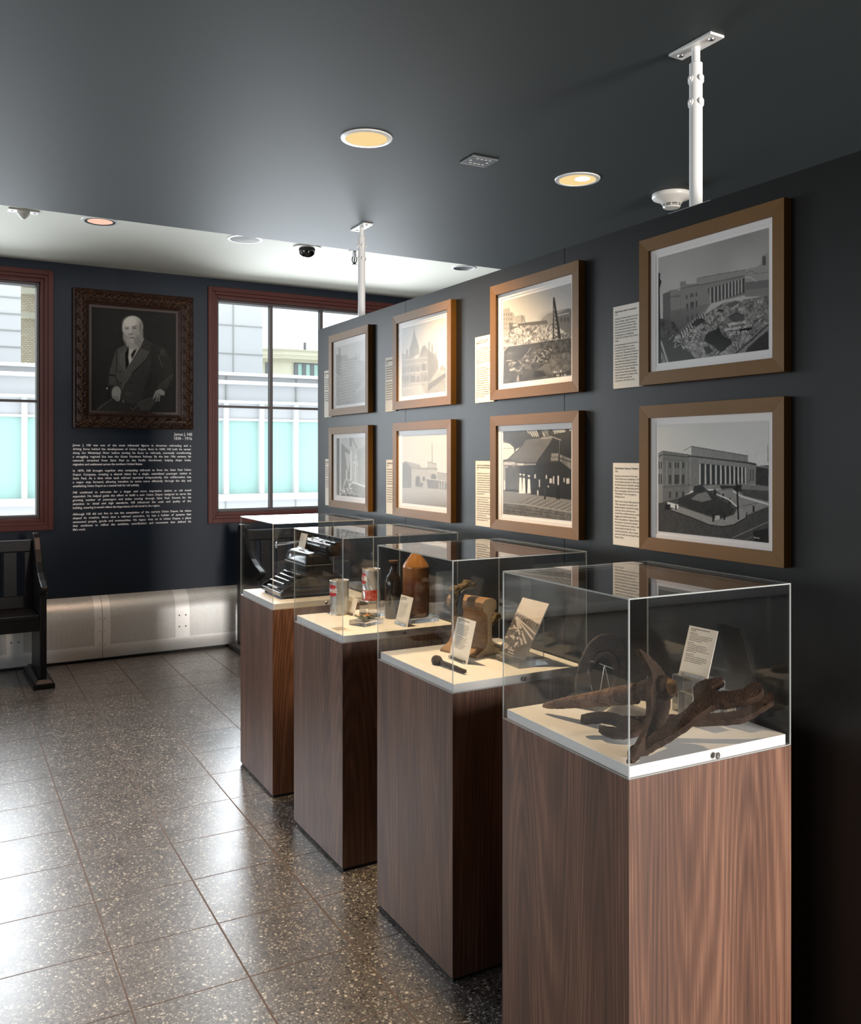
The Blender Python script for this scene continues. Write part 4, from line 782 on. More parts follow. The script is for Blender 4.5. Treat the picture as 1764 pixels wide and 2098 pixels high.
def portrait():
    s = Sketch([(290,310),(1505,405),(1510,1835),(300,1800)], 270, 320, .14, 29)
    s.ell(900, 900, 700, 700, .17, .5, 1)
    COAT = [(800,850),(700,880),(640,950),(600,1100),(560,1220),(545,1300),(530,1440),(620,1450),(690,1480),(740,1640),(900,1720),(1180,1600),(1250,1480),(1380,1500),(1480,1300),(1440,1100),(1380,950),(1300,880),(1180,840),(1050,760),(1000,820)]
    s.poly([(380,1800),(440,1740),(580,1640),(740,1620),(1190,1580),(1230,1650),(1180,1760),(1120,1815),(390,1802)], .17); s.line([(385,1795),(450,1730),(580,1645)], .30, 14); s.poly([(960,1700),(1180,1600),(1220,1680),(1140,1800),(1000,1810)], .235); s.line([(860,1760),(900,1810)], .30, 10); s.line([(900,1790),(1000,1690),(1180,1585)], .28, 12)
    s.poly(COAT, .215); s.poly([(1150,850),(1300,880),(1400,980),(1480,1250),(1300,1450),(1180,1600),(1000,1650),(1150,1200)], .175); s.poly([(660,920),(780,860),(860,1180),(780,1300),(740,1500),(650,1300),(650,1050)], .29); s.poly([(640,950),(660,1000),(640,1280),(650,1420),(545,1430),(560,1220),(600,1080)], .27)
    s.poly([(700,1000),(790,900),(850,1150),(780,1260),(700,1120)], .33); s.line([(660,950),(655,1250)], .16, 10)
    s.poly([(880,1080),(1010,900),(1150,960),(1080,1070),(870,1270),(760,1430),(735,1500),(720,1420),(790,1280)], .30); s.line([(1150,960),(1080,1075),(880,1270)], .13, 10); s.line([(1010,900),(1150,940)], .2, 10); s.line([(870,1275),(770,1420),(735,1500)], .36, 8)
    s.line([(560,1290),(640,1300)], .13, 14); s.ell(706,1245,9,14,.08); s.ell(722,1410,9,14,.10); s.ell(880,1400,40,16,.16,.6); s.ell(830,1560,60,30,.28,.5)
    s.poly([(780,970),(835,900),(860,1000),(830,1140),(790,1220)], .08)
    s.poly([(835,890),(900,870),(990,890),(950,960),(880,1080),(840,1145),(822,1040)], .66); s.poly([(900,940),(960,880),(930,960),(880,1060),(862,1000)], .12); s.poly([(1000,800),(1050,750),(1040,790),(990,860)], .68); s.line([(985,895),(950,950)], .6, 8)
    s.ell(885, 600, 152, 165, .66, 1, .06); s.ell(965, 625, 62, 140, .50, .6, .6); s.ell(850, 530, 100, 80, .74, .8, .6); s.ell(1005, 620, 24, 110, .42, .8, .5); s.ell(820, 660, 45, 40, .66, .6, .7); s.ell(930, 670, 40, 40, .60, .6, .7)
    s.ell(900, 790, 128, 120, .56, 1, .35); s.ell(770,730,26,70,.58,.8,.6); s.ell(1015,720,28,80,.50,.8,.6); s.ell(905, 860, 62, 70, .55, 1, .3); s.ell(880, 790, 45, 50, .62, .9, .5); s.ell(960, 810, 50, 80, .40, .7, .6)
    s.line([(778,606),(828,598)], .42, 8); s.line([(882,592),(940,584)], .36, 9); s.ell(906, 614, 30, 12, .32, .9, .6); s.ell(804, 624, 26, 10, .38, .9, .6); s.line([(858,600),(848,690)], .68, 14); s.line([(876,600),(884,690)], .54, 9, .8); s.ell(862,705,32,10,.3,.8,.5)
    s.ell(880, 728, 62, 20, .60, 1, .5); s.line([(850,755),(905,755)], .28, 10); s.ell(745,640,12,40,.6,.6,.5)
    for k in range(70): x = 800+s.rng.rand()*200; y = 720+s.rng.rand()*160; s.line([(x, y), (x+(x-890)*.12, y+30)], .42+.34*s.rng.rand(), 4, .45)
    s.ell(655, 1540, 68, 90, .52, 1, .2); s.poly([(590,1560),(620,1480),(710,1500),(715,1620),(690,1675),(650,1660),(590,1610)], .54); s.line([(640,1600),(650,1650)], .24, 6); s.line([(670,1600),(680,1660)], .24, 6); s.line([(612,1590),(622,1620)], .28, 5)
    s.poly([(1190,1600),(1220,1520),(1290,1490),(1355,1530),(1350,1590),(1290,1580),(1275,1680),(1260,1670),(1262,1590),(1240,1670),(1222,1680),(1228,1590),(1200,1640),(1186,1640)], .50); s.line([(1240,1560),(1228,1650)], .22, 5); s.line([(1275,1560),(1262,1650)], .22, 5)
    s.ell(524,1484,14,12,.75); s.ell(540,1540,8,8,.6); s.ell(540,1560,8,8,.6); s.line([(540,1490),(545,1660)], .13, 16); s.line([(1260,1010),(1320,1180)], .30, 8); s.ell(1320,960,35,60,.26,.7,.6); s.ell(755,1670,12,22,.4); s.line([(1250,1480),(1330,1400),(1440,1300)], .26, 10)
    s.blur(3); s.a += (s.noise(5)-.5)*.02; return s
# ------------------------------------------------------------------ framed photographs and their text cards
TXT = {
'1u': ('Head House Under Construction', '1919', ["Architect Charles Sumner Frost was|hired to design a grand station that|would rival some of the country's|most prominent rail stations. Plans|were drawn and redrawn as ideas|evolved into the towering columns,|sweeping spaces and gleaming|marble that still define Union Depot|today.", "In this photograph, the Head House|is nearing completion as crews|continue the enormous work of|construction. Thousands of laborers,|craftspeople, engineers and railroad|workers contributed to the project,|assembling steel, laying stone, and|shaping the Neoclassical landmark|rising along the Saint Paul riverfront.|Even before the station officially|opened, Union Depot was already|being recognized as a symbol of the|city's ambition, growth and|connection to the wider world."]),
'1l': ('Union Depot Opens to Travelers', '1926', ["Exterior construction of the new|Union Depot was completed in 1923,|as the station prepared to fully open|the following year. Beneath soaring|ceilings and across gleaming marble|floors, passengers would soon hear|\"All Aboard!\" echo through the|Waiting Room.", "When Union Depot fully opened in|1926, thousands of travelers and|family members streamed through|each day. Shoes clicked across|marble floors while workers rushed|luggage and mail between trains|below the platforms. Steam drifted|through the rail yard and whistles|echoed along the river valley as the|station hummed with life. One|hundred years later, those sounds|and stories still echo through Union|Depot today."]),
'2u': ('Construction of Union Depot|Platforms and Train Lines', '1920', ["Crews work to build the expansive|platforms and 21 track lines that|would support the new Union Depot.|The rail yard was designed to handle|the enormous volume of passenger|trains, mail cars and freight moving|through Saint Paul during the height|of rail travel.", "Visible in the distance is the|temporary passenger walkway built|above the tracks following the 1913|fire that destroyed the previous|station. As construction of the new|Union Depot moved forward,|passengers continued using the|elevated passageway to reach the|remaining train shed and active rail|lines below. The structure served as|an important link between the old|station and the new, allowing rail|service to continue throughout the|years of construction."]),
'2l': ('Temporary Train Shed Entrance|After the Second Union Depot Fire', '1913', ["Following the second major fire at|Union Depot, railroad operations|continued almost immediately using|temporary facilities built alongside|the damaged station. Passengers|were rerouted through a hastily|constructed train shed entrance|while railroads worked to maintain|schedules and keep people moving|through Saint Paul.", "Even in the aftermath of the fire,|passenger rail service never|stopped. The determination to|continue operations reflected the|importance of Union Depot to the|region and the need for a larger and|more modern station. Within the|next several years, railroads began|to clear the way for the|Neoclassical Union Depot that would|open to the public in 1923."]),
'3u': ('Second Union Depot', '1881', ["The first Union Depot opened on|this site in 1881 as the railroads of|Saint Paul joined in one shared|station. Its tall tower could be|seen across the growing city and|from the river below."]*1 + ["Built of red brick and stone, the|depot served hundreds of trains|each day. Waiting rooms, ticket|offices and baggage rooms lined|the tracks, and travelers from|across the region passed beneath|its tower on their way to new|homes in the West."]),
'3l': ('The Rebuilt Union Depot', '1889', ["After the fire of 1884, the station|was repaired and opened again to|the public. The lower roof and wide|arches gave the depot a new face|toward the street, where wagons|and carriages waited for arriving|passengers and their luggage.", "For the next decades the rebuilt|depot remained the center of rail|travel in Saint Paul, growing|crowded as the number of daily|trains continued to rise and the|railroads looked ahead to a|larger station on the same site."]),
'4u': ('After the Fire', '1884', ["A fire swept through the depot|and left the upper floors open to|the sky. Crews cleared the brick|and timber while trains kept|running on the tracks beside the|ruined walls.", "Within months the railroads|agreed to repair the building|and to keep a single shared|station for the city and all of|its passengers."]),
'4l': ('Inside the Depot', '1890', ["The waiting room welcomed|passengers beneath tall arches|and gas lamps. Long rows of|benches faced the doors that|led to the train platforms.", "Families, workers and visitors|gathered here before boarding|trains that connected Saint|Paul with the rest of the|country, day and night."]),
}
FR = {'1u': (2.127, 1.580, 2.2675, 1.8150, 2.056, 1.640, 2.203, 1.879), '1l': (2.127, 1.580, 1.7510, 1.3045, 2.056, 1.640, 1.690, 1.364),
      '2u': (2.992, 2.429, 2.2675, 1.8150, 2.918, 2.487, 2.199, 1.876), '2l': (2.992, 2.429, 1.7510, 1.3045, 2.918, 2.487, 1.690, 1.367),
      '3u': (3.868, 3.303, 2.2675, 1.8150, 3.795, 3.368, 2.200, 1.876), '3l': (3.868, 3.303, 1.7510, 1.3045, 3.790, 3.362, 1.690, 1.369),
      '4u': (4.681, 4.150, 2.2675, 1.8150, 4.606, 4.212, 2.198, 1.871), '4l': (4.681, 4.150, 1.7510, 1.3045, 4.595, 4.201, 1.690, 1.373)}
DESC = {'1u': ('headhouse_dig', 'gold framed photograph of a columned station behind a construction pit'),
 '1l': ('headhouse_open', 'gold framed photograph of a columned station with a curving drive'),
 '2u': ('platforms_dig', 'gold framed photograph of a building site with a tall derrick'),
 '2l': ('shed_entrance', 'gold framed photograph of women in white by a dark train shed'),
 '3u': ('second_depot', 'gold framed photograph of a brick station with a pointed tower, in the upper row'),
 '3l': ('first_depot', 'gold framed photograph of a low arched station with a flagpole'),
 '4u': ('burnt_depot', 'gold framed photograph of a pale ruined building with chimneys'),
 '4l': ('waiting_room', 'gold framed photograph of a hall with hanging globe lamps')}
CARDS = {'1u': (2.274, 2.130, 2.083, 1.815), '1l': (2.275, 2.130, 1.572, 1.304), '2u': (3.138, 2.995, 2.083, 1.812), '2l': (3.135, 2.995, 1.573, 1.306),
 '3u': (3.989, 3.870, 2.079, 1.811), '3l': (3.980, 3.870, 1.573, 1.306), '4u': (4.796, 4.684, 2.080, 1.812), '4l': (4.782, 4.684, 1.573, 1.308)}
CW = {'1u': 'the columned station and construction pit', '1l': 'the columned station with curving drive', '2u': 'the building site with a derrick', '2l': 'the train shed entrance',
 '3u': 'the pointed tower station', '3l': 'the low arched station', '4u': 'the pale ruined building', '4l': 'the hall with globe lamps'}
MWD = .039; DEP = .028
for k, (yf, yn, zt, zb, pf, pn, pt, pb) in FR.items():
    cyy, cz = (yf+yn)/2, (zt+zb)/2; Wd, Hd = yf-yn, zt-zb
    t = thing('framed_photograph', DESC[k][1], 'picture', (PX-.0005, cyy, cz), R_PART, group='framed station photographs on the partition')
    x0, x1, y0, y1 = -Wd/2, Wd/2, -Hd/2, Hd/2
    m = MB(); o = [(x0, y0), (x1, y0), (x1, y1), (x0, y1)]; i = [(x0+MWD, y0+MWD), (x1-MWD, y0+MWD), (x1-MWD, y1-MWD), (x0+MWD, y1-MWD)]
    for q in range(4):
        a, b = o[q], o[(q+1) % 4]; c, d = i[(q+1) % 4], i[q]
        def lift(p, r, z): return (p[0], p[1], z)
        e1 = [(*a, .0), (*b, .0), (*c, .0), (*d, .0)]; e2 = [(*a, DEP), (*b, DEP), (*c, DEP-.002), (*d, DEP-.002)]
        m.add(e1+e2, [(3,2,1,0),(4,5,6,7),(0,1,5,4),(1,2,6,5),(2,3,7,6),(3,0,4,7)])
    m.build('frame', 'gold_frame', t, bevel=.0004)
    MB().box((x0+MWD-.004, y0+MWD-.004, .004), (x1-MWD+.004, y1-MWD+.004, .014)).build('mat_board', 'mat_board', t)
    sk = globals()[DESC[k][0]]()
    px0, px1 = cyy-pf, cyy-pn
    # the mat is built up round the print
    m = MB(); bt = .0015
    for (a0, b0, a1, b1) in ((x0+MWD, y0+MWD, px0-.010, y1-MWD), (px1+.010, y0+MWD, x1-MWD, y1-MWD), (px0-.0099, pt-cz+.010, px1+.0099, y1-MWD), (px0-.0099, y0+MWD, px1+.0099, pb-cz-.010)): m.box((a0, b0, .01405), (a1, b1, .0141+bt))
    m.build('over_mat', 'mat_board', t)
    sk.mesh('photo_print', px0, px1, pb-cz, pt-cz, .0144, t, gain={'1': 1.4, '2': 1.35, '3': 1.1, '4': 1.7}[k[0]])
    if k == '1u':
        m = MB()
        for q, s_ in enumerate(('HEADHOUSE', 'NEW UNION DEPOT.', 'OCT. 31 1919')): put_text(m, s_, .0105, (.105, .11, .11)[q], -.082-q*.0135, .0149, .02, align='c')
        m.build('print_caption', 'mat_board', t)
    if k == '2l':
        m = MB(); put_text(m, 'ENTRANCE TO TRAINS', .013, px0+.004, .03, .0149, .02); m.build('sign_lettering', 'mat_board', t)
    if k == '1l': m = MB(); put_text(m, 'Brown', .007, .165, -.155, .0149); m.build('print_signature', 'mat_board', t)
    if k == '2u': m = MB(); put_text(m, 'Nov 1 20', .013, .12, -.150, .0149); m.build('print_signature', 'mat_board', t)
    MB().add([(x0+MWD, y0+MWD, .0185), (x1-MWD, y0+MWD, .0185), (x1-MWD, y1-MWD, .0185), (x0+MWD, y1-MWD, .0185)], [(0, 1, 2, 3)]).build('glazing', 'glazing', t)
def card_text(m, head, year, paras, x, top, size, z, wid, ls=None, n_fit=None):
    ls = ls or size*1.22; y = top
    for h in head.split('|'): put_text(m, h, size*1.02, x, y, z, .022); y -= ls
    if year: put_text(m, year, size*.95, x, y, z); y -= ls
    for p in paras:
        y -= ls*.55
        for l in p.split('|'):
            wl = max(v[0] for v in text_geo(l, size)[0]); put_text(m, l, size, x, y, z, .004, sx=min(1, wid/wl)); y -= ls
    return y
for k, (yf, yn, zt, zb) in CARDS.items():
    cyy, cz = (yf+yn)/2, (zt+zb)/2; Wd, Hd = yf-yn-.001, zt-zb
    t = thing('text_card', 'cream printed text card mounted left of the photograph of '+CW[k], 'label', (PX-.0005, cyy, cz), R_PART, group='text cards on the partition')
    MB().box((-Wd/2, -Hd/2, 0), (Wd/2, Hd/2, .0075)).build('card', 'card', t)
    h, yr, ps = TXT[k]; nl = len(h.split('|'))+1+sum(len(p.split('|')) for p in ps)+.55*len(ps)
    ls = (Hd-.034)/nl if nl > 22 else .0105
    if k[0] in '34': ls = .0118
    m = MB(); card_text(m, h, yr, ps, -Wd/2+.009, Hd/2-.020, ls/1.2, .0079, Wd-.020, ls); m.build('printed_text', 'ink', t)
# ------------------------------------------------------------------ portrait and wall lettering
pc = Vector((1.348, wallY(1.348)-.002, 2.347))
t = thing('framed_portrait', 'portrait photograph of a bearded seated man in an ornate carved dark frame', 'picture', pc, R_BACK)
Wp, Hp, B = .927, 1.085, .118
m = MB(); o_ = [(-Wp/2, -Hp/2), (Wp/2, -Hp/2), (Wp/2, Hp/2), (-Wp/2, Hp/2)]
prf = [(0, .0), (0, .040), (.010, .048), (.024, .040), (.045, .050), (.065, .052), (.088, .040), (.098, .030), (.102, .034), (.118, .022), (.118, .0)]
for q in range(4):
    a, b = Vector(o_[q]), Vector(o_[(q+1) % 4]); d = (b-a).normalized(); nrm = Vector((-d.y, d.x))
    m.loft([[(*(a+d*r+nrm*r), z) for r, z in prf], [(*(b-d*r+nrm*r), z) for r, z in prf]])
orn = m; bead = MB()
def scroll(mb, c, d, nrm, s):
    pts = []
    for i in range(11):
        a = i/10*4.6; r = .023*(1-.07*i); p = c+d*(math.cos(a)*r*s)+nrm*(math.sin(a)*r*.9); pts.append((p.x, p.y, .046+.010*math.sin(i/10*3.1)))
    mb.tube(pts, [.0035+.004*math.sin((i+1)/12*3.1) for i in range(11)], 6)
for q in range(4):
    a, b = Vector(o_[q]), Vector(o_[(q+1) % 4]); d = (b-a).normalized(); nrm = Vector((-d.y, d.x)); Ln = (b-a).length; n = round(Ln/.05)
    for i in range(n+1):
        c = a+d*(.035+(Ln-.07)*i/n)+nrm*.052
        scroll(orn, c+nrm*(.018 if i % 2 else -.012), d, nrm*(1 if i % 2 else -1), 1 if i % 2 else -1)
        bead.lathe([(.0, .012), (.004, .0105), (.0065, .006), (.0065, 0)], 8, X=Matrix.Translation((c.x, c.y, .052)))
        c2 = c+d*.032+nrm*.012
        if i < n:
            for w_ in (-.02, .028): bead.lathe([(.0, .008), (.003, .007), (.0042, .003), (.0042, 0)], 7, X=Matrix.Translation((c2.x+nrm.x*w_, c2.y+nrm.y*w_, .046)))
m.add(bead.v, bead.f, 1); m.build('frame_moulding', ['carved', 'gilt'], t, smooth=True, angle=30)
MB().box((-Wp/2+B, -Hp/2+B, .004), (Wp/2-B, Hp/2-B, .008)).build('backing_board', 'carved', t)
m = MB()
for (a0, b0, a1, b1) in ((-Wp/2+B, -Hp/2+B, -Wp/2+B+.02, Hp/2-B), (Wp/2-B-.02, -Hp/2+B, Wp/2-B, Hp/2-B), (-Wp/2+B+.02, Hp/2-B-.02, Wp/2-B-.02, Hp/2-B), (-Wp/2+B+.02, -Hp/2+B, Wp/2-B-.02, -Hp/2+B+.02)): m.box((a0, b0, .009), (a1, b1, .018))
m.build('inner_liner', 'carved', t)
portrait().mesh('photo_print', -Wp/2+B+.02, Wp/2-B-.02, -Hp/2+B+.02, Hp/2-B-.02, .0095, t, tint=(1, .93, .85), gain=1.3)
LP = ["James J. Hill was one of the most influential figures in American railroading and a|driving force behind the development of Union Depot. Born in 1838, Hill built his career|along the Mississippi River before turning his focus to railroads, eventually transforming|a struggling regional line into the Great Northern Railway. By the late 19th century, his|network stretched from Saint Paul to the Pacific Northwest, helping shape trade,|migration and settlement across the northern United States.",
"In 1879, Hill brought together nine competing railroads to form the Saint Paul Union|Depot Company, creating a shared vision for a single, centralized passenger station in|Saint Paul. At a time when each railroad operated independently, this collaboration was|a major step forward, allowing travelers to move more efficiently through the city and|establishing Union Depot as a central hub for rail activity.",
"Hill continued to advocate for a larger and more impressive station as rail travel|expanded. He helped guide the effort to build a new Union Depot designed to serve the|growing number of passengers and trains moving through Saint Paul. Known for his|attention to detail and high standards, Hill influenced the scale and quality of the|building, ensuring it would reflect the importance of rail travel in the region.",
"Although Hill did not live to see the completion of the current Union Depot, his vision|shaped its creation. More than a railroad executive, he was a builder of systems that|connected people, goods and communities. His legacy lives on in Union Depot, a place|that continues to reflect the ambition, coordination and movement that defined his|life's work."]
wl = thing('wall_lettering', 'white vinyl lettering in four paragraphs on the navy wall below the portrait', 'lettering', (.887, wallY(.887)-.0006, 1.0), R_BACK)
m = MB(); put_text(m, 'James J. Hill', .034, .925, .754, 0, .018, align='r', sx=.92); put_text(m, '1838 - 1916', .034, .925, .7195, 0, .018, align='r', sx=.92); m.build('heading_text', 'letter_white', wl)
y = .664
for p in LP:
    m = MB(); ls_ = p.split('|')
    for j, l in enumerate(ls_):
        if j < len(ls_)-1: justify(m, l, .0232, 0, .918, y, 0, .028)
        else: put_text(m, l, .0232, 0, y, 0, .028, sx=.93)
        y -= .0298
    y -= .020; m.build('paragraph_text', 'letter_white', wl)
# ------------------------------------------------------------------ display cases
CW_, CD_, GT, WTOP, DK = .5169, .5256, 1.2806, .875, .9015
CASES = [(1.3374, 1.5197, -.0207, 'walnut display case holding the pickaxe, nearest the camera'), (1.3527, 2.3244, .0055, 'walnut display case holding the rail section and railroad spike'),
         (1.3435, 3.1461, .0077, 'walnut display case holding the beer cans and stoneware bottle'), (1.3466, 3.9766, -.0095, 'walnut display case holding the black typewriter, nearest the window')]
def case(x, y, a, label):
    t = thing('display_case', label, 'display case', (x, y, 0), rot=a, group='row of walnut display cases')
    W, D = CW_, CD_
    MB().box((.006, .006, .0), (W-.006, D-.006, .012)).build('plinth', 'kick', t)
    MB().box((0, 0, .0121), (W, D, WTOP)).build('pedestal', 'walnut', t, bevel=.0008)
    MB().box((.0095, .0095, WTOP+.0001), (W-.0095, D-.0095, DK)).build('deck', 'deck', t, bevel=.0006)
    T = .0055; z0, z1 = WTOP+.0006, GT
    cov = MB()
    cov.add([(0,0,z0),(W,0,z0),(W,D,z0),(0,D,z0),(0,0,z1),(W,0,z1),(W,D,z1),(0,D,z1)], [(4,5,6,7),(0,1,5,4),(1,2,6,5),(2,3,7,6),(3,0,4,7)])
    q = T; cov.add([(q,q,z0),(W-q,q,z0),(W-q,D-q,z0),(q,D-q,z0),(q,q,z1-q),(W-q,q,z1-q),(W-q,D-q,z1-q),(q,D-q,z1-q)], [(7,6,5,4),(4,5,1,0),(5,6,2,1),(6,7,3,2),(7,4,0,3)])
    cv = cov.build('acrylic_cover', 'pane', t)
    m = MB(); e = .0030; g = .0006
    for (cx_, cy_) in ((g, g), (W-g-e, g), (W-g-e, D-g-e), (g, D-g-e)): m.box((cx_, cy_, z0+.0005), (cx_+e, cy_+e, z1-.0048))
    for z_ in (z1-.0046,):
        m.box((g, g, z_), (W-g, g+e*.8, z_+.0032)); m.box((g, D-g-e*.8, z_), (W-g, D-g, z_+.0032)); m.box((g, g+e, z_), (g+e*.8, D-g-e, z_+.0032)); m.box((W-g-e*.8, g+e, z_), (W-g, D-g-e, z_+.0032))
    z_ = z0+.0002
    m.box((g+e, g, z_), (W-g-e, g+e*.8, z_+.0022)); m.box((g, g+e, z_), (g+e*.8, D-g-e, z_+.0022)); m.box((W-g-e*.8, g+e, z_), (W-g, D-g-e, z_+.0022))
    ed = m.build('polished_edge', 'edge', cv)
    X_ = Matrix.Translation((W*.515, .0003, (WTOP+DK)/2+.001)) @ Matrix.Rotation(math.pi/2, 4, 'X')
    MB().lathe([(.0075, 0), (.0078, .003), (.006, .0045), (.004, .0045), (.0035, .003), (0, .003)], 20, X=X_).build('cover_screw', 'chrome', t, smooth=True)
    return t
for c in CASES: case(*c)
def onP(px, py): return onZ(px, py, DK)
def face_card(name, label, corners, base, thick, mtl, head, year, paras, size, foot=True, tilt=None, h=None, w_=None, pict=None, cat='label', group=None):
    """card leaning back: base = (left, right) foot points, h tall, leaning back by tilt radians"""
    a, b = Vector(base[0]), Vector(base[1]); u = (b-a); u.z = 0; wd = w_ or u.length; u.normalize(); nb = Vector((-u.y, u.x, 0)); up = (Vector((0, 0, 1))*math.cos(tilt)+nb*math.sin(tilt)).normalized(); out = u.cross(up)
    R = rotcols(tuple(u), tuple(up), tuple(out)); t = thing(name, label, cat, a+u*wd/2, R, group=group)
    MB().box((-wd/2, 0, -thick), (wd/2, h, 0)).build('card', mtl, t)
    if head is not None:
        m = MB(); card_text(m, head, year, paras, -wd/2+wd*.09, h-size*2.0, size, .0004, wd*.84, size*1.22); m.build('printed_text', 'ink', t)
    if foot:
        q = .012
        m = MB(); m.box((-wd/2+.006, -.0002, -.028), (wd/2-.006, .006, -thick-.0002)); m.box((-wd/2+.010, .0002, .0008), (wd/2-.010, .010, .010)); m.build('acrylic_foot', 'block', t, bevel=.0005)
    return t
def tilt_from(top, bottom_pt, d_hint=None): return 0
def outline(P, pts, n, thick, name, m, parent=None, smooth=1):
    """closed outline drawn on the plane through P with normal n, given real thickness behind it"""
    n = Vector(n).normalized(); loop = [onPlane(x, y, P, n) for x, y in pts]
    for _ in range(smooth):
        q = []
        for i in range(len(loop)): a, b = loop[i], loop[(i+1) % len(loop)]; q += [a*.75+b*.25, a*.25+b*.75]
        loop = q
    k = n if n.dot(ray(*pts[0])) > 0 else -n
    me = MB().prism([p for p in loop], k*thick); return me.build(name, m, parent)
Z1 = lambda x, y: (1160+x/3.835, 1280+y/3.835)
# ---- nearest case: pickaxe, two wrenches, collar shoe, card on blocks
def forged(pts, P, n, thick, name, mtl, seed=1):
    r = random.Random(seed); n = Vector(n).normalized(); lp = [onPlane(x, y, P, n) for x, y in pts]
    for _ in range(2): lp = [q for i in range(len(lp)) for q in (lp[i]*.8+lp[(i+1) % len(lp)]*.2, lp[i]*.2+lp[(i+1) % len(lp)]*.8)]
    out = []
    for i in range(len(lp)):
        a_, b_ = lp[i], lp[(i+1) % len(lp)]; k_ = max(1, int((b_-a_).length/.006))
        for j in range(k_): out.append(a_.lerp(b_, j/k_)+Vector((r.uniform(-1, 1), r.uniform(-1, 1), r.uniform(-1, 1)))*.0007)
    back = -n*thick; m = MB(); N_ = len(out); v = []
    for f_ in (0, .3, .65, 1): v += [p+back*f_+Vector((r.uniform(-1, 1), r.uniform(-1, 1), r.uniform(-1, 1)))*.0009 for p in out]
    fs = [tuple(range(N_-1, -1, -1)), tuple(range(3*N_, 4*N_))]+[(j*N_+i, j*N_+(i+1) % N_, (j+1)*N_+(i+1) % N_, (j+1)*N_+i) for j in range(3) for i in range(N_)]
    m.add(v, fs); o = m.build(name, mtl, None, smooth=True, angle=45); return o
def recenter(o):
    me = o.data; c = sum((v.co for v in me.vertices), Vector())/len(me.vertices); zmin = min(v.co.z for v in me.vertices); c.z = zmin
    for v in me.vertices: v.co -= c
    o.location = c; return o
# wrench A : shaft rises from the deck at front left to the open jaw resting high on the right
A0 = onP(1289, 1552); A0.z += .012
A1 = atd(1500, 1420, 2.05)
ax = (A1-A0).normalized(); lat = ax.cross(Vector((0, 0, 1))).normalized(); tocam = (O-A0).normalized()
nA = (lat if lat.dot(tocam) > 0 else -lat)*.62+Vector((0, 0, 1))*.78; nA = (nA-ax*nA.dot(ax)).normalized()
ptsA = [Z1(*p) for p in [(478,1020),(492,960),(620,900),(760,790),(900,690),(1010,600),(998,550),(992,490),(1040,445),(1120,422),(1222,412),(1232,425),(1200,455),(1150,478),(1140,500),(1190,515),(1290,525),(1400,500),(1440,462),(1480,446),(1520,452),(1545,480),(1540,525),(1480,570),(1360,600),(1250,620),(1150,625),(1060,690),(940,790),(830,860),(720,930),(600,990),(500,1045),(484,1045)]]
o = forged(ptsA, A0, nA, .030, 'railroad_wrench', 'iron', 3); recenter(o)
tag(o, 'rusted open jaw iron wrench rising to the right, before the acrylic blocks', 'tool', 'rusted iron tools beside the pickaxe')
# wrench B : lies flat, forked jaw to the left
Bc = onP(1300, 1512); nB = Vector((-.25, -.35, .9))
ptsB = [Z1(*p) for p in [(112,858),(118,838),(160,826),(240,814),(320,812),(400,828),(450,850),(520,850),(620,850),(760,838),(900,838),(1050,836),(1200,825),(1320,812),(1420,782),(1490,740),(1545,690),(1575,662),(1605,660),(1640,690),(1635,725),(1560,770),(1470,830),(1380,865),(1260,880),(1100,882),(900,892),(740,905),(620,930),(540,975),(500,985),(440,988),(380,985),(310,965),(255,930),(262,922),(330,935),(400,938),(450,925),(440,905),(380,880),(300,862),(200,866),(130,872)]]
o = forged(ptsB, Bc, nB, .020, 'railroad_wrench', 'iron', 5); recenter(o)
o.location.z = DK+.004
tag(o, 'long rusted iron wrench lying flat on the white deck with forked jaw to the left', 'tool', 'rusted iron tools beside the pickaxe')
# pickaxe
t = thing('pickaxe', 'rusted pickaxe head with a broken weathered wooden handle', 'pickaxe', onP(1310, 1500))
loc = t.location.copy()
Hl = onP(1112, 1460); Hl.z = DK+.018
Tp = onP(1297, 1560); Tp.z = DK+.006
best = None
for k in range(400):
    d_ = 1.6+k*.0025; E_ = atd(1357, 1414, d_)
    v = abs((E_-Tp).dot((E_-Hl).normalized()))
    if E_.z > DK+.05 and (best is None or v < best[0]): best = (v, E_.copy())
E_ = best[1]; hd = (E_-Hl).normalized()
def pk(x, y): return onPlane(*Z1(x, y), E_, hd)
npk = hd if hd.dot(O-E_) > 0 else -hd
hp_ = [(577,186),(600,205),(650,240),(705,292),(755,352),(795,425),(815,500),(822,600),(812,690),(785,770),(735,860),(680,930),(620,1000),(560,1066),(528,1092),(512,1078),(535,1020),(580,940),(625,840),(655,750),(668,660),(664,580),(668,500),(684,440),(672,370),(640,300),(605,245),(575,200)]
o = forged([Z1(*p) for p in hp_], E_+npk*.004, npk, .014, 'pick_head', 'iron', 9); o.parent = t
for v in o.data.vertices: v.co -= loc
m = MB(); ey = pk(742, 500)-loc; m.tube([ey-hd*.055, ey-hd*.03, ey, ey+hd*.018, ey+hd*.024], [.024, .028, .031, .030, .026], 18); o = m.build('eye_socket', 'iron', t); rough_up(o, .003, .003, .01)
m = MB(); hp = [Hl-loc+(E_-Hl)*k for k in (0, .04, .12, .3, .5, .65, .8)]; m.tube(hp, [.004, .009, .013, .017, .021, .024, .026], 16); o = m.build('handle', 'handle_wood', t); rough_up(o, .0025, .004, .010)
m = MB(); m.tube([ey+hd*.022, ey+hd*.034, ey+hd*.040], [.021, .020, .014], 18, X=None); o = m.build('handle_end', 'ochre_wood', t); rough_up(o, .0025, .004, .008)
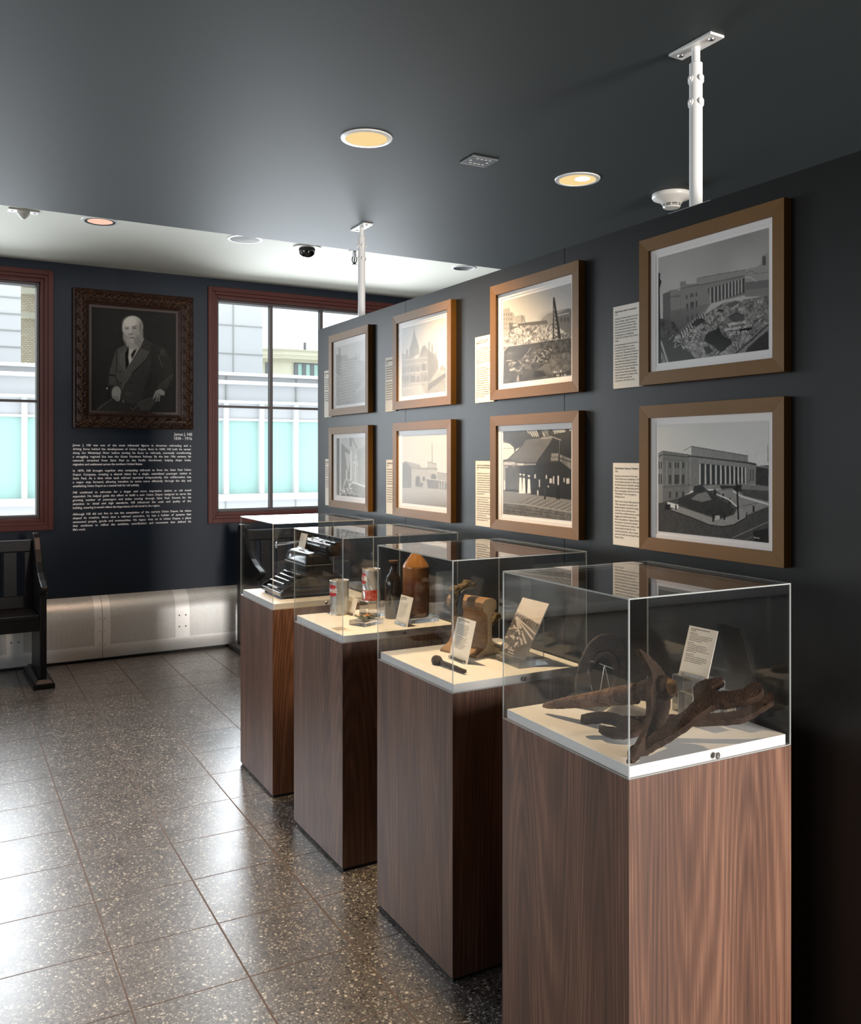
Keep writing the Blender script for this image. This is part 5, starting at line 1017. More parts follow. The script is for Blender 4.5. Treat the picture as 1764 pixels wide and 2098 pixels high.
# heavy horse collar shoe on a clear easel
Pr = onP(1238, 1425)+Vector((0, .10, 0)); nr = Vector((-.45, -.83, .30)).normalized()
Ro = [(78,560),(80,450),(95,350),(120,260),(160,180),(210,110),(260,78),(320,66),(390,78),(440,110),(470,170),(482,250),(484,340),(478,430),(470,500),(430,520),(365,520),(368,470),(395,420),(420,340),(410,260),(370,215),(310,200),(250,215),(210,270),(185,340),(190,420),(205,500),(195,560),(140,575)]
t = thing('iron_collar_shoe', 'large blackened horseshoe shaped iron standing on a clear easel behind the pickaxe', 'horseshoe', onP(1238, 1425)+Vector((0, .10, 0)))
loc = t.location.copy()
o = outline(Pr, [Z1(*p) for p in Ro], nr, .034, 'iron_body', 'iron_dark', t)
for v in o.data.vertices: v.co -= loc
rough_up(o, .0035, .007, .016)
Ri = [(230,240),(300,205),(360,215),(400,250),(420,330),(420,420),(400,500),(372,500),(380,430),(372,330),(345,265),(300,245),(250,262),(215,330),(205,300)]
o = outline(Pr+nr*.006, [Z1(*p) for p in Ri], nr, .02, 'inner_ridge', 'iron_dark', t)
for v in o.data.vertices: v.co -= loc
rough_up(o, .003, .006, .012)
es = thing('acrylic_easel', 'clear acrylic easel holding the large iron horseshoe', 'display stand', onP(1225, 1425))
loc = es.location.copy(); q = lambda x, y, off: onPlane(*Z1(x, y), Pr+nr*off, nr)-loc
m = MB()
for a, b in (((190,285),(215,290)),((260,305),(368,345)),((300,320),(262,545)),((303,320),(350,535)),((170,350),(178,385)),((195,480),(212,550))): m.tube([q(*a, .022), q(*b, .022)], .0013, 6)
m.build('bright_easel_edges', 'edge', es)
X_ = Matrix.Translation(onP(1228, 1440)-loc) @ Matrix.Rotation(.48, 4, 'Z')
m = MB(); m.box((-.085, -.02, .0002), (.075, .10, .005), X=X_); m.box((-.085, -.024, .0002), (.075, -.0205, .028), X=X_); m.build('easel_base', 'block', es)
bs = thing('acrylic_tray', 'flat clear acrylic tray under the pickaxe handle', 'display stand', onP(1290, 1470)); loc = bs.location.copy()
a, b, c = onP(1243, 1466)-loc, onP(1323, 1497)-loc, onP(1345, 1470)-loc; d = a+(c-b)
m = MB().prism([a+Vector((0,0,.0003)), b+Vector((0,0,.0003)), c+Vector((0,0,.0003)), d+Vector((0,0,.0003))], (0, 0, .012)); m.build('tray_block', 'block', bs)
# blocks and text card on the right of the nearest case
def block(label, x, y, z, sx, sy, sz, rot, group='clear acrylic blocks'):
    t = thing('acrylic_block', label, 'display block', (x, y, z), rot=rot, group=group)
    MB().box((-sx/2, -sy/2, .0002), (sx/2, sy/2, sz)).build('block', 'block', t, bevel=.0008)
    e = .0012; m = MB()
    for a in (-1, 1):
        for b in (-1, 1): m.box((a*(sx/2+.0001)-e*(a > 0), b*(sy/2+.0001)-e*(b > 0), .001), (a*(sx/2+.0001)+e*(a < 0), b*(sy/2+.0001)+e*(b < 0), sz-.001))
    m.build('polished_edges', 'edge', t); return t
block('tall clear acrylic block at the right behind the raised wrench', 1.782, 1.665, DK, .038, .055, .085, -.02)
block('tall clear acrylic block left of the taller one behind the raised wrench', 1.712, 1.700, DK, .050, .055, .080, -.02)
cb = atd(1387, 1383, 2.40)
block('clear acrylic block that carries the tall text card in the pickaxe case', 1.785, 1.752, DK, .075, .118, .0985, -.02)
face_card('text_card', 'cream text card listing pickaxe, horseshoes and wrench, on the clear block', None, (Vector((1.760, 1.800, DK+.099)), Vector((1.760+.095*math.cos(-1.5), 1.800+.095*math.sin(-1.5), DK+.099))), .0022, 'card', "Discovered during Union Depot's 2012|restoration", None,
  ["Railroad Pickaxe|Tools like this were used by railroad laborers to|break ground, move ballast and prepare the rail|yards surrounding the station during its|construction and expansion.", "Horseshoes|Before mechanized equipment became|common, horses played an essential role in|moving materials, hauling equipment and|supporting early railroad operations around the|station and rail yards.", "Railroad Wrench|Tools like this were used by track crews and|maintenance workers to assemble, repair, and|maintain the extensive rail infrastructure that|kept trains moving through Saint Paul."], .0039, tilt=.33, h=.136, w_=.0965)
# ---- second case
t = thing('railroad_spike', 'dark iron railroad spike lying at the front of the white deck', 'spike', onP(920, 1370)); loc = t.location.copy()
a = onP(893, 1360)+Vector((0, 0, .012)); b = onP(953, 1382)+Vector((0, 0, .009)); d = (b-a).normalized(); m = MB()
m.tube([a+d*.03-loc, b-loc], [.0095, .0085], 4); o = m.build('spike_shaft', 'iron_dark', t); rough_up(o, .002, .002, .01)
m = MB(); m.tube([a-d*.010-loc, a-d*.004-loc, a+d*.010-loc, a+d*.03-loc], [.010, .0165, .018, .010], 14); o = m.build('spike_head', 'iron_dark', t); rough_up(o, .002, .002, .01)
c2 = Vector((1.5276, 2.650, DK)); c2b = Vector((1.5284, 2.532, DK))
face_card('text_card', 'cream text card standing in a clear foot beside the railroad spike', None, (c2, c2b), .002, 'card', "Rail Section and Train Derailment|Artifact", None, ["This rail section was recovered near|the Union Depot rail yard. The steel|bent and tore when a train left the|tracks, and the broken pieces were|kept by the crews who cleared the|line and returned it to daily service.", "The railroad spike held the rail to the|wooden ties beneath. Thousands of|spikes were driven by hand across the|yards. Rail like this carried both|passenger and freight trains through|Saint Paul for many years until the|yard was rebuilt in the 1920s."], .0051, tilt=.247, h=.144, w_=.118)
# rail section: profile facing the near right, length running back to the left
rb = onP(1003, 1343); rl = onP(925, 1303) if False else None
rh = .200
t = thing('rail_section', 'short ochre rusted piece of railroad rail standing on its foot', 'rail', (rb.x, rb.y, DK))
half = [(.000,0),(.070,0),(.071,.008),(.050,.017),(.026,.028),(.0135,.045),(.0115,.075),(.0115,.125),(.014,.140),(.024,.150),(.0355,.158),(.0375,.170),(.035,.185),(.024,.195),(.000,.198)]
pr = half+[(-x, z) for x, z in half[::-1][1:-1]]
la = Vector((-.30, .95, 0)).normalized(); wa = Vector((la.y, -la.x, 0)); Ln = .17
m = MB(); f0 = [wa*x+Vector((0, 0, z)) for x, z in pr]
m.prism(f0, la*Ln); m.build('rail_body', 'rail_steel', t, bevel=.0015)
m = MB(); n = len(f0); m.add([p-la*.0012 for p in f0], [tuple(range(n))]); m.build('sawn_face', 'rail_cut', t)
# crusted slag arc over the rail
t2 = thing('iron_fragment', 'jagged crusted iron arc hung over the rail section', 'iron fragment', (rb.x, rb.y, DK+.0)); loc = t2.location.copy()
Z3 = lambda x, y: (870+x/6.083, 1170+y/6.083)
Pc = Vector((rb.x, rb.y, DK))+la*.06; nC = -la
arcp = [(650,225),(580,230),(520,250),(480,300),(470,380),(462,440),(485,500),(470,560),(400,565),(375,480),(385,400),(400,330),(375,250),(400,215),(430,180),(450,215),(500,170),(545,150),(565,108),(590,150),(640,148),(655,190)]
o = outline(Pc, [Z3(*p) for p in arcp], nC, .030, 'crusted_arc', 'slag', t2, smooth=0)
for v in o.data.vertices: v.co -= loc
rough_up(o, .003, .012, .010)
arcq = [(640,222),(580,236),(530,256),(492,305),(478,380),(470,440),(492,500),(480,560),(425,562),(418,480),(425,400),(440,330),(450,275),(490,235),(560,205),(630,200)]
o = outline(Pc+nC*.0085, [Z3(*p) for p in arcq], nC, .012, 'bare_iron_face', 'blue_iron', t2, smooth=1)
for v in o.data.vertices: v.co -= loc
rough_up(o, .0025, .002, .02)
t3 = thing('iron_fragment', 'curved iron scrap with crusted edge lying right of the rail section', 'iron fragment', (rb.x+.06, rb.y-.0, DK)); loc = t3.location.copy()
Pq = Vector((rb.x, rb.y, DK))+la*.09
o = outline(Pq, [Z3(*p) for p in [(765,575),(800,620),(850,640),(880,600),(905,530),(935,520),(965,560),(930,610),(890,650),(850,690),(800,680),(765,640)]], nC, .02, 'scrap_curl', 'slag', t3, smooth=1)
for v in o.data.vertices: v.co -= loc
rough_up(o, .003, .010, .010)
m = MB(); m.tube([(-.02, .10, .04), (0, .06, .02), (.03, .03, .008), (.10, .0, .008)], [.008, .008, .007, .004], 8); o = m.build('scrap_strip', 'blue_iron', t3)
# picture card on a clear block
b0, b1 = onZ(1021, 1341, DK+.02), onZ(1119, 1347, DK+.02)
t = block('low clear acrylic block under the slanted railway picture', 1.708, 2.470, DK, .120, .135, .021, -.02)
u0 = Vector((1.680, 2.5705, DK+.0216)); u1 = Vector((1.680, 2.4172, DK+.0216))
u = (u1-u0); u.z = 0; wd = u.length; u.normalize(); nb = Vector((-u.y, u.x, 0)); tl = .5146; up = Vector((0, 0, 1))*math.cos(tl)+nb*math.sin(tl)
R = rotcols(tuple(u), tuple(up), tuple(u.cross(up))); hh = .203
t = thing('picture_card', 'slanted sepia picture card of railway tracks leading to a city', 'picture', (u0+u1)/2, R)
MB().box((-wd/2, 0, -.004), (wd/2, hh, 0)).build('card', 'card', t)
s = Sketch([(0,0),(100,0),(100,220),(0,220)], 70, 130, .74, 41)
s.poly([(0,66),(40,70),(100,92),(100,220),(0,220)], .36); s.grad([(0,58),(100,82),(100,100),(0,72)], .62, .40, 58, 98); s.tex([(0,60),(100,80),(100,115),(0,85)], .14, 2)
for k in range(9): s.poly([(8+k*10,66+k*2),(13+k*10,66+k*2),(13+k*10,80+k*2),(8+k*10,80+k*2)], .3)
for a_, b_ in (((10,78),(98,120)),((10,80),(84,165)),((12,82),(96,140)),((8,82),(70,170))): s.line([a_, b_], .70, 3)
s.scatter([(0,95),(40,100),(80,200),(0,215)], 60, [.7, .75, .25, .3], 9, 2.5); s.poly([(60,180),(100,150),(100,220),(50,220)], .33)
s.mesh('picture_print', -wd/2, wd/2, 0, hh, .0004, t, tint=(1, .88, .78))
m = MB(); put_text(m, 'Saint Paul', .009, -wd/2+wd*.30, .014, .0009, .02); put_text(m, 'Minnesota', .008, -wd/2+wd*.34, .005, .0009, .02); m.build('picture_caption', 'card', t)
t = thing('acrylic_rest', 'clear upright acrylic rest behind the slanted railway picture', 'display stand', (1.735, 2.50, DK+.0215), rot=-math.pi/2+.0)
MB().box((-.045, .02, .0), (.085, .023, .13)).build('rest_panel', 'pane', t); m = MB(); m.box((.0845, .0198, .0), (.0856, .0232, .13)); m.build('rest_edge', 'edge', t)
# ---- third case: cans, bottles, scrap, cards
def can(label, base, H, R, crushed=0, rot=0, lean=0, upto=.5):
    t = thing('beer_can', label, 'can', base, rot=rot, group='old beer cans')
    n = 56; m = MB(); rows = 24; vs = []; fs = []; mi = []
    zs = [.003+(H-.006)*j/rows for j in range(rows+1)]
    def rad(a, z):
        r = R
        if crushed:
            k = z/H; w_ = math.sin(k*math.pi); r = R*(1-.10*w_*(math.cos(3*a+k*4) > 0)*abs(math.cos(3*a+k*4))-.05*math.sin(5*a+9*k)*w_)
        return r
    for z in zs:
        for i in range(n): a = 2*math.pi*i/n; r = rad(a, z); sq = 1-.28*crushed*math.sin(z/H*3.1)*.6; vs.append((r*math.cos(a)*(1+.04*crushed), r*math.sin(a)*sq, z))
    for j in range(rows):
        for i in range(n): fs.append((j*n+i, j*n+(i+1) % n, (j+1)*n+(i+1) % n, (j+1)*n+i))
    m.add(vs, fs)
    body = m.build('can_body', 'can', t, smooth=True, angle=60)
    def shell(name, a0, a1, z0, z1, mtl, off=.0004, hexa=False):
        mm = MB(); K = 14; v = []; f = []
        for j in range(2):
            for i in range(K+1):
                a = a0+(a1-a0)*i/K; e = abs(2*i/K-1); z = (z0, z1)[j]
                if hexa: z += (1 if j == 0 else -1)*.010*max(0, e-.55)
                r = rad(a, z)+off; sq = 1-.28*crushed*math.sin(z/H*3.1)*.6; v.append((r*math.cos(a)*(1+.04*crushed), r*math.sin(a)*sq+(off if math.sin(a) > 0 else -off), z))
        for i in range(K): f.append((i, i+1, K+2+i, K+1+i))
        mm.add(v, f); return mm.build(name, mtl, t, smooth=True)
    c = LAB
    shell('red_label', c-.62, c+.62, H*.55, H*.88, 'red', hexa=True)
    # curved lettering on the label
    vs_, fs_ = text_geo('Schmidt', .0235, .03); wmax = max(v[0] for v in vs_); mm = MB(); vv = []
    for x, y, z in vs_:
        a = c+((x-wmax/2)*1.0)/R*.86; r = rad(a, H*.6)+.0009+.001*crushed; sq = 1-.28*crushed*math.sin(.6*3.1)*.6; vv.append((r*math.cos(a)*(1+.04*crushed), r*math.sin(a)*sq-(.0006 if math.sin(a) < 0 else -.0006), H*.66+y*1.35))
    mm.add(vv, fs_); mm.build('label_lettering', 'letter_white', t)
    if not crushed:
        mm = MB()
        for i in range(26):
            a = c+random.uniform(-.7, 1.6); z = random.uniform(.012, H*.26)*(1-.3*abs(a-c)); r = R+.0005; w_ = random.uniform(.02, .09); hh_ = random.uniform(.002, .007)
            mm.add([(r*math.cos(a), r*math.sin(a), z), (r*math.cos(a+w_), r*math.sin(a+w_), z+random.uniform(-.002, .003)), (r*math.cos(a+w_*.6), r*math.sin(a+w_*.6), z+hh_)], [(0, 1, 2)])
        for i in range(6):
            a = c-.35+i*.05; mm.add([(r*math.cos(a), r*math.sin(a), H*.22), (r*math.cos(a+.06), r*math.sin(a+.06), H*.24), (r*math.cos(a+.04), r*math.sin(a+.04), H*(.42-.02*i))], [(0, 1, 2)])
        mm.build('mountain_print', 'ink', t)
    else:
        shell('red_scene_print', c-.3, c+1.9, .006, H*.36, 'red_scene', off=.0005)
    mm = MB(); mm.lathe([(R*.97, 0), (R*1.02, .001), (R*1.02, .004), (R*.99, .006)], 40, caps=False); mm.lathe([(R*.99, H-.006), (R*1.03, H-.004), (R*1.03, H-.0005), (R*.97, H), (R*.95, H-.004), (0, H-.004)], 40, caps=False); mm.build('rims', 'tin', t, smooth=True)
    return t
MT['red_scene'] = rust('red_scene_ink', (.25, .015, .012), (.38, .05, .03), (.45, .22, .18), .4, 55, .05)
LAB = math.atan2(-.80, -.60)-.72
k1 = onP(695, 1258)
can('upright pale beer can with red label standing on the deck', (k1.x, k1.y, DK+.0003), .149, .0415)
b3 = thing; bz = .085
kb = onP(757, 1262)
block('clear acrylic block raising the crushed can', 1.640, 3.510, DK, .085, .085, .062, .05)
LAB = math.atan2(-.80, -.60)-1.0
can('crushed pale can with red label raised on the clear block', (1.634, 3.508, DK+.0626), .140, .0395, crushed=1)
# scrap on low block
block('low clear acrylic block under the flattened green scrap', 1.530, 3.335, DK, .115, .085, .020, .42)
t = thing('flattened_scrap', 'flattened dark green printed can scrap on a low clear block', 'scrap', (1.535, 3.340, DK+.0207), rot=.42)
m = MB(); m.loft([[(-.05+i*.014, y_, .001+.006*math.sin(i*1.7+y_*50)+.004*(y_ > 0)) for i in range(8)]+[(-.05+i*.014, y_, -.0005+.006*math.sin(i*1.7+y_*50)+.004*(y_ > 0)+.001) for i in range(7, -1, -1)] for y_ in (-.032, -.015, 0, .015, .03)]); o = m.build('scrap_sheet', 'green_scrap', t)
for v in o.data.vertices: v.co.z += .0065
m = MB()
for i in range(12): x_, y_ = random.uniform(-.03, .035), random.uniform(-.02, .02); m.add([(x_, y_, .0165), (x_+.014, y_+.003, .0168), (x_+.010, y_+.008, .0172), (x_-.002, y_+.006, .0165)], [(0, 1, 2, 3)])
m.build('orange_print', 'orange_ink', t)
e0_, e1_ = Vector((1.556, 3.628, DK)), Vector((1.5565, 3.530, DK))
face_card('text_card', 'small cream text card between the two beer cans', None, (e0_, e1_), .002, 'card', 'Beer Cans and|Scrap', None, ["Found behind the walls and|beneath the floors during the|restoration of the station, these|cans were left by workers and|travelers. They date from the|1960s and 1970s, when rail|service at the depot came|to an end.", ], .0043, tilt=.25, h=.076, w_=.105)
e0_, e1_ = Vector((1.6423, 3.295, DK)), Vector((1.6457, 3.193, DK))
face_card('text_card', 'small cream text card in front of the stoneware bottle', None, (e0_, e1_), .002, 'card', 'Stoneware Bottle and|Brown Glass Bottle|1880s', None, ["These bottles were recovered|from the ground beneath the|old station. Stoneware kept|ale and mineral water cool|on the platforms, while the|glass bottle held medicine.|Both were discarded when|the first depot was in|service and survived the|fires and rebuilding."], .0052, tilt=.245, h=.120, w_=.102)
fl = onP(676, 1287); t = thing('deck_label', 'small clear printed label lying flat at the front left of the deck', 'label', (1.395, 3.285, DK+.0003), rot=.0)
MB().box((-.030, -.045, 0), (.030, .045, .0006)).build('label_film', 'card', t)
m = MB()
for k in range(7): m.box((-.024, .034-k*.009, .0008), (.022-.006*(k % 3 == 2), .0375-k*.009, .0009))
m.build('printed_lines', 'ink_grey', t)
sb = onP(853, 1276)
block('low clear acrylic block under the amber stoneware bottle', 1.755, 3.300, DK, .135, .11, .022, .03)
t = thing('stoneware_bottle', 'tall amber brown glazed stoneware bottle with narrow neck', 'bottle', (1.742, 3.300, DK+.0228))
MB().lathe([(0, 0), (.052, 0), (.0555, .004), (.0565, .02), (.0565, .200), (.0570, .206), (.054, .212), (.036, .238), (.022, .256), (.017, .264), (.0175, .272), (.0205, .278), (.0205, .290), (.015, .293), (.012, .288)], 48).build('bottle_body', 'stoneware', t, smooth=True, angle=40)
db = onP(806, 1268)
t = thing('glass_bottle', 'dark brown glass bottle with a cork, left of the stoneware bottle', 'bottle', (1.690, 3.408, DK))
MB().lathe([(0, 0.0003), (.034, .0003), (.037, .004), (.037, .150), (.035, .165), (.024, .182), (.0155, .192), (.0150, .222), (.019, .224), (.019, .232), (.014, .233)], 40).build('bottle_body', 'brown_bottle', t, smooth=True, angle=50)
m = MB(); m.lathe([(.013, .2335), (.020, .236), (.021, .245), (.0, .246)], 24); m.build('cork', 'cork', t, smooth=True)
m = MB()
for z in (.182, .187): m.lathe([(.0245 if z < .185 else .0205, z-.002), (.0262 if z < .185 else .022, z), (.0245 if z < .185 else .0205, z+.002)], 32, caps=False)
m.build('neck_rings', 'brown_bottle', t, smooth=True)
# ---- fourth case: typewriter (x along the carriage, front = -y)
t = thing('typewriter', 'black enamelled manual typewriter facing left inside the farthest case', 'typewriter', (1.600, 4.238, DK+.0), rot=-math.pi/2)
TW = .150
sil = [(-.175, .012), (-.175, .028), (-.165, .040), (-.150, .045), (-.060, .062), (-.052, .062), (-.050, .090), (.115, .090), (.145, .070), (.155, .012)]
m = MB()
for sx in (-1, 1): m.prism([(sx*TW-(.012 if sx > 0 else 0), y, z) for y, z in [(-.175, .012), (-.175, .030), (-.162, .046), (-.06, .100), (-.045, .110), (.12, .110), (.15, .08), (.155, .012)]], (.012, 0, 0))
m.box((-TW+.012, -.175, .012), (TW-.012, -.150, .034)); m.box((-TW+.012, -.15, .012), (TW-.012, .15, .020)); m.box((-TW+.012, .142, .012), (TW-.012, .154, .09)); m.build('base_frame', 'black_metal', t, bevel=.003)
for sx in (-1, 1):
    for y in (-.15, .13): MB().lathe([(0, 0.0004), (.012, .0004), (.012, .0119)], 16).build('rubber_foot', 'black_matte', t).location = (sx*(TW-.02), y, 0)
m = MB(); m.box((-.075, -.168, .040), (.075, -.150, .048)); m.build('space_bar', 'black_metal', t, bevel=.003)
hood = [(-.048, .100), (-.050, .165), (-.046, .186), (-.036, .202), (-.018, .212), (.01, .214), (.045, .206), (.075, .190), (.095, .165), (.10, .100)]
m = MB(); m.loft([[(x, y*(1-.0*abs(x)), z-(.014 if abs(x) > TW-.004 else 0)*(z > .12)) for y, z in hood] for x in (-TW+.002, -TW+.014, TW-.014, TW-.002)]); m.build('hood', 'black_metal', t, bevel=.004, smooth=True)
m = MB(); m.tube([(-TW+.004, -.0505, .155), (TW-.004, -.0505, .155)], .0016, 6); m.tube([(TW-.0015, -.046, .155), (TW-.0015, .09, .155)], .0014, 6); m.build('trim_line', 'silver', t)
m = MB()
for k in range(3): m.prism([(-.080+k*.010, -.0515, .178), (-.074+k*.010, -.0515, .178), (-.066+k*.010, -.0495, .194), (-.072+k*.010, -.0495, .194)], (0, -.001, 0))
m.build('badge', 'silver', t)
key0 = MB().lathe([(0, 0), (.0068, 0), (.0072, .0015), (.0068, .004), (.005, .0046), (0, .0046)], 12)
for r in range(4):
    y = -.138+r*.024; z = .062+r*.014; n = (10, 10, 10, 11)[r]
    for k in range(n):
        x = -.098+k*.0205+(0, .006, -.002, -.008)[3-r]
        kb_ = MB(); kb_.add(key0.v, key0.f, 0, X=Matrix.Translation((x, y, z)) @ Matrix.Rotation(.25, 4, 'X')); kb_.box((x-.0012, y, z-.022), (x+.0012, y+.004, z-.0002)); kb_.build('key', ['key_top'] if False else 'black_metal', t, smooth=True)
m = MB(); 
for r in range(4): y = -.138+r*.024; z = .062+r*.014; m.box((-.125, y+.008, .022), (.125, y+.010, z-.024))
m.build('key_levers', 'black_matte', t)
m = MB(); m.lathe([(.021, -.155), (.021, .155)], 28, X=Matrix.Translation((0, .085, .232)) @ Matrix.Rotation(math.pi/2, 4, 'Y')); m.build('platen', 'black_metal', t, smooth=True)
for sx in (-1, 1): MB().lathe([(0, 0), (.017, 0), (.019, .004), (.019, .014), (.016, .018), (0, .018)], 20, X=Matrix.Translation((sx*.156, .085, .232)) @ Matrix.Rotation(sx*math.pi/2, 4, 'Y')).build('platen_knob', 'black_matte', t, smooth=True)
m = MB(); m.box((-.150, .105, .195), (.150, .135, .262)); m.box((-.152, .055, .192), (-.146, .13, .245)); m.box((.146, .055, .192), (.152, .13, .245)); m.build('carriage', 'black_metal', t, bevel=.004)
m = MB(); m.tube([(-.12, .066, .262), (.12, .066, .262)], .003, 8)
for x in (-.06, .06): m.lathe([(.006, -.01), (.006, .01)], 12, X=Matrix.Translation((x, .066, .262)) @ Matrix.Rotation(math.pi/2, 4, 'Y'))
m.build('paper_bail', 'chrome', t, smooth=True)
m = MB(); m.tube([(-.155, .06, .245), (-.20, .0, .232), (-.245, -.060, .222)], .0035, 8); m.tube([(-.155, .075, .250), (-.20, .012, .240), (-.24, -.05, .232)], .0025, 8)
m.tube([(-.245+.012*math.cos(a), -.062, .222+.014*math.sin(a)) for a in [i*math.pi/6 for i in range(12)]], .003, 8); m.build('return_lever', 'chrome', t, smooth=True)
m = MB(); m.tube([(.05, .12, .262), (.065, .11, .282), (.07, .10, .285)], .003, 8); m.box((.062, .096, .282), (.078, .110, .287)); m.tube([(-.02, .06, .255), (-.03, .05, .275), (.0, .05, .282)], .002, 8); m.tube([(.11, .06, .25), (.118, .05, .268)], .0028, 8); m.build('bright_levers', 'chrome', t, smooth=True)
cc = Vector((1.592, 4.245, DK+.2150))
face_card('text_card', 'small grey text card standing on top of the typewriter', None, (Vector((1.600, 4.330, DK+.2155)), Vector((1.602, 4.245, DK+.2155))), .002, 'card', 'Typewriter', None, ["This typewriter was used in|the offices of Union Depot|by clerks who prepared|tickets, letters and train|orders. Machines like this|kept the station running|through the busiest years|of rail travel."], .0036, tilt=.24, h=.082, w_=.085)
# ------------------------------------------------------------------ outside: neighbouring buildings seen through the windows
YA = 22.0
def za(px, py, Y=YA): return onY(px, py, Y).z
zA = {k: za(443, v) for k, v in dict(top=763, cop=769.5, led=784, sh=821, gl0=828, tr=856.5, gl1=1012.6, sill=1018).items()}
t = thing('office_building', 'pale grey clad building with teal glass band across the street', 'building', (8, YA, -6))
X0, X1 = -22, 30; ox, oy, oz = 8, YA, -6
def bb(name, a, b, mt): return MB().box((a[0]-ox, a[1]-oy, a[2]-oz), (b[0]-ox, b[1]-oy, b[2]-oz)).build(name, mt, t)
bb('coping', (X0, YA-.25, zA['cop']), (X1, YA+4, zA['top']), 'panel_light'); bb('fascia', (X0, YA-.05, zA['led']+.05), (X1, YA+4, zA['cop']-.001), 'panel_grey'); bb('ledge', (X0, YA-.30, zA['led']-.04), (X1, YA+4, zA['led']+.049), 'panel_light')
bb('cladding_band', (X0, YA-.02, zA['sh']), (X1, YA+4, zA['led']-.041), 'panel_grey'); bb('shade_rail', (X0, YA-.35, zA['sh']-.06), (X1, YA+4, zA['sh']-.001), 'panel_light')
bb('upper_glass', (X0, YA+.06, zA['tr']), (X1, YA+3.9, zA['sh']-.061), 'panel_grey'); bb('lower_cladding', (X0, YA, -6), (X1, YA+4, zA['sill']-.11), 'panel_grey'); bb('sill', (X0, YA-.2, zA['sill']-.10), (X1, YA+4, zA['gl1']-.001), 'panel_light')
bb('curtain_glass', (X0, YA+.10, zA['gl1']), (X1, YA+3.8, zA['tr']-.06), 'glass_teal'); bb('transom', (X0, YA+.0, zA['tr']-.059), (X1, YA+3.85, zA['tr']-.001), 'panel_light')
xm0 = onY(462.4, 940, YA).x; xm1 = onY(536.3, 940, YA).x; xm2 = onY(605.4, 940, YA).x; stp = (xm2-xm0)/2
m = MB(); mj = MB()
k = int((X0-xm0)/stp)
while xm0+k*stp < X1-.3:
    x = xm0+k*stp; MB().box((x-.06-ox, -.08, zA['gl1']-oz+.001), (x+.06-ox, .30, zA['sh']-.062-oz)).build('curtain_mullion', 'panel_light', t)
    if k % 2 == 0: mj = MB(); mj.box((x-.012-ox, -.075, zA['sh']-oz), (x+.012-ox, .1, zA['cop']-.002-oz)); mj.box((x-.012-ox, -.02, 0), (x+.012-ox, .1, zA['sill']-.111-oz)); mj.build('cladding_joint', 'joint', t)
    k += 1
def tower(name, label, Y, xl, xr, ztop, mt, hz, vz, deep=6, zb=-6, jm='joint'):
    t = thing(name, label, 'building', ((xl+xr)/2, Y, zb)); cx_ = (xl+xr)/2
    MB().box((xl-cx_, 0, 0), (xr-cx_, deep, ztop-zb)).build('facade', mt, t)
    for z in hz: MB().box((xl-cx_, -.03, z-.016-zb), (xr-cx_, .01, z+.016-zb)).build('panel_joint', jm, t)
    for x in vz: MB().box((x-.014-cx_, -.031, 0), (x+.014-cx_, .01, ztop-zb)).build('panel_joint', jm, t)
    return t
YT = 29.0; xr = onY(538, 700, YT).x
tower('tower_building', 'pale grey panelled tower rising behind the left part of the right window', YT, xr-6.5, xr, 14.5, 'panel_grey', [za(444, 664, YT)+q*(za(444, 664, YT)-za(444, 722.5, YT)) for q in (-1, 0, 1, 2, 3, 4)], [onY(478, 700, YT).x-3.9*q for q in (0, 1)])
YL = 27.0; xr = onY(42.7, 660, YL).x
tower('tower_building', 'pale grey panelled tower behind the left window', YL, xr-7, xr, 11.5, 'panel_grey', [za(30, 609.4+33.8*q, YL) for q in range(-4, 5)], [])
YB = 36.0; xb0, xb1 = onY(42.7, 660, YB).x, onY(130, 660, YB).x
t = tower('brick_building', 'cream brick building edge behind the left window', YB, xb0, xb1, 11.5, 'brick', [], []); cx_ = (xb0+xb1)/2
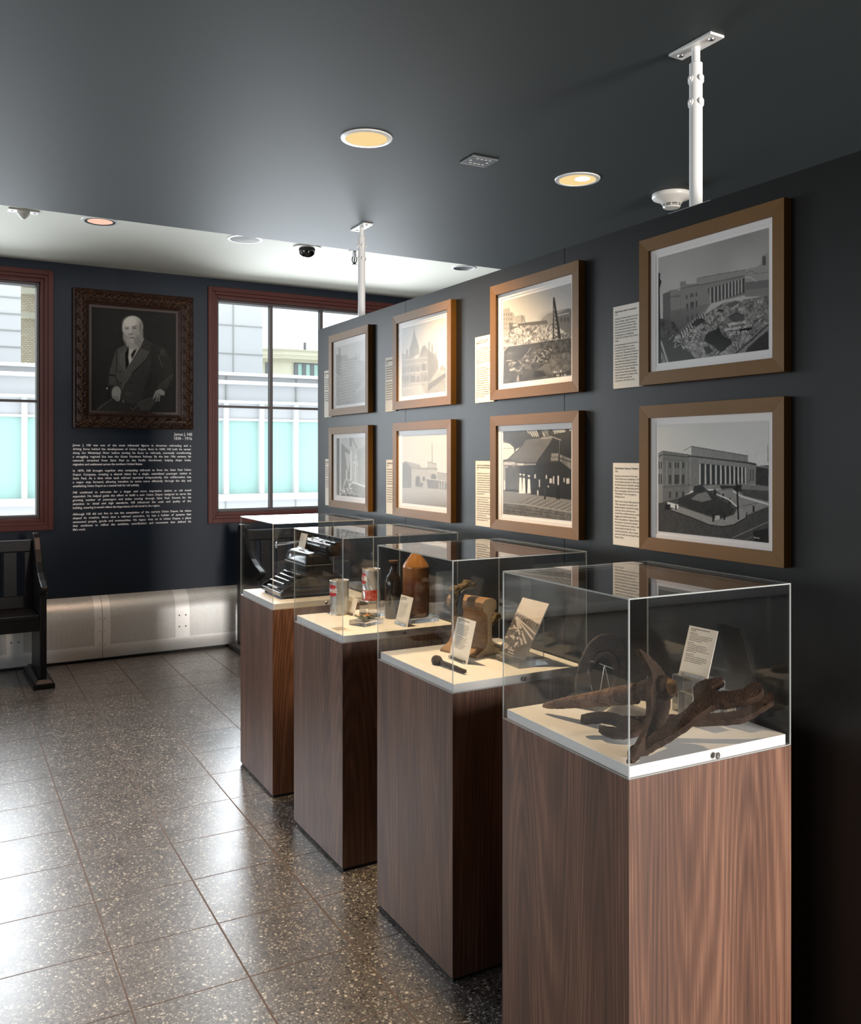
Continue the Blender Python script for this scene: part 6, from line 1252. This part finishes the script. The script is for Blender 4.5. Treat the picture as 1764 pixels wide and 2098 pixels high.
for a, b in ((592, 603), (642, 652.6), (578, 583)): MB().box((xb0-cx_-.1, -.25, za(60, b, YB)+6), (xb1-cx_+.1, .1, za(60, a, YB)+6)).build('stone_band', 'cream', t)
YC = 48.0; xc = onY(583, 740, YC).x; x2 = onY(760, 740, YC).x+8; zt_ = za(583, 720, YC); 
t = thing('corner_building', 'cream building with dark framed windows and stepped cornice', 'building', (xc, YC, -6))
dv = Vector((-1, .42, 0)).normalized()*12
def cb_(name, z0, z1, o, mt, wall=True):
    p = [(-o*.4, -o, z0+6), (x2-xc, -o, z0+6), (x2-xc, 14, z0+6), (dv.x-o, dv.y+14, z0+6), (dv.x-o, dv.y-o*.6, z0+6)]
    MB().prism(p, (0, 0, z1-z0)).build(name, mt, t)
h_ = lambda py: za(583, py, YC)
cb_('body', -6, h_(742), 0, 'cream'); cb_('lower_cornice', h_(741.9), h_(736), .35, 'cream_dark'); cb_('middle_cornice', h_(735.9), h_(730), .8, 'cream'); cb_('upper_cornice', h_(729.9), h_(723), 1.15, 'cream'); cb_('roof_edge', h_(722.9), h_(720), 1.3, 'cream_dark')
zw0, zw1 = h_(785)+6, h_(744.5)+6
for k in range(7):
    x = onY(606+k*16.5, 760, YC).x-xc; MB().box((x+.1, -.05, zw0), (x+onY(620, 760, YC).x-onY(606, 760, YC).x, .2, zw1)).build('window_glass', 'glass_teal', t); MB().box((x-.12, -.12, zw0), (x+.1, .2, zw1)).build('window_frame', 'win_dark', t)
MB().box((onY(604, 760, YC).x-xc, -.10, zw1), (x2-xc-.2, .2, zw1+.12)).build('window_head', 'win_dark', t)
for k in range(5):
    p = Vector((-.9, 0, 0))+Vector((dv.x, dv.y, 0)).normalized()*(k*.9); MB().box((p.x-.10, p.y-.12+.4, zw0), (p.x+.10, p.y+.6, zw1)).build('window_frame', 'win_dark', t)
t = thing('roof_mast', 'thin roof mast above the cream building', 'mast', (onY(650, 700, YC).x, YC+2, h_(719.9)))
MB().lathe([(.10, 0), (.08, za(650, 694, YC)-h_(719.9))], 8).build('mast_pole', 'win_dark', t)
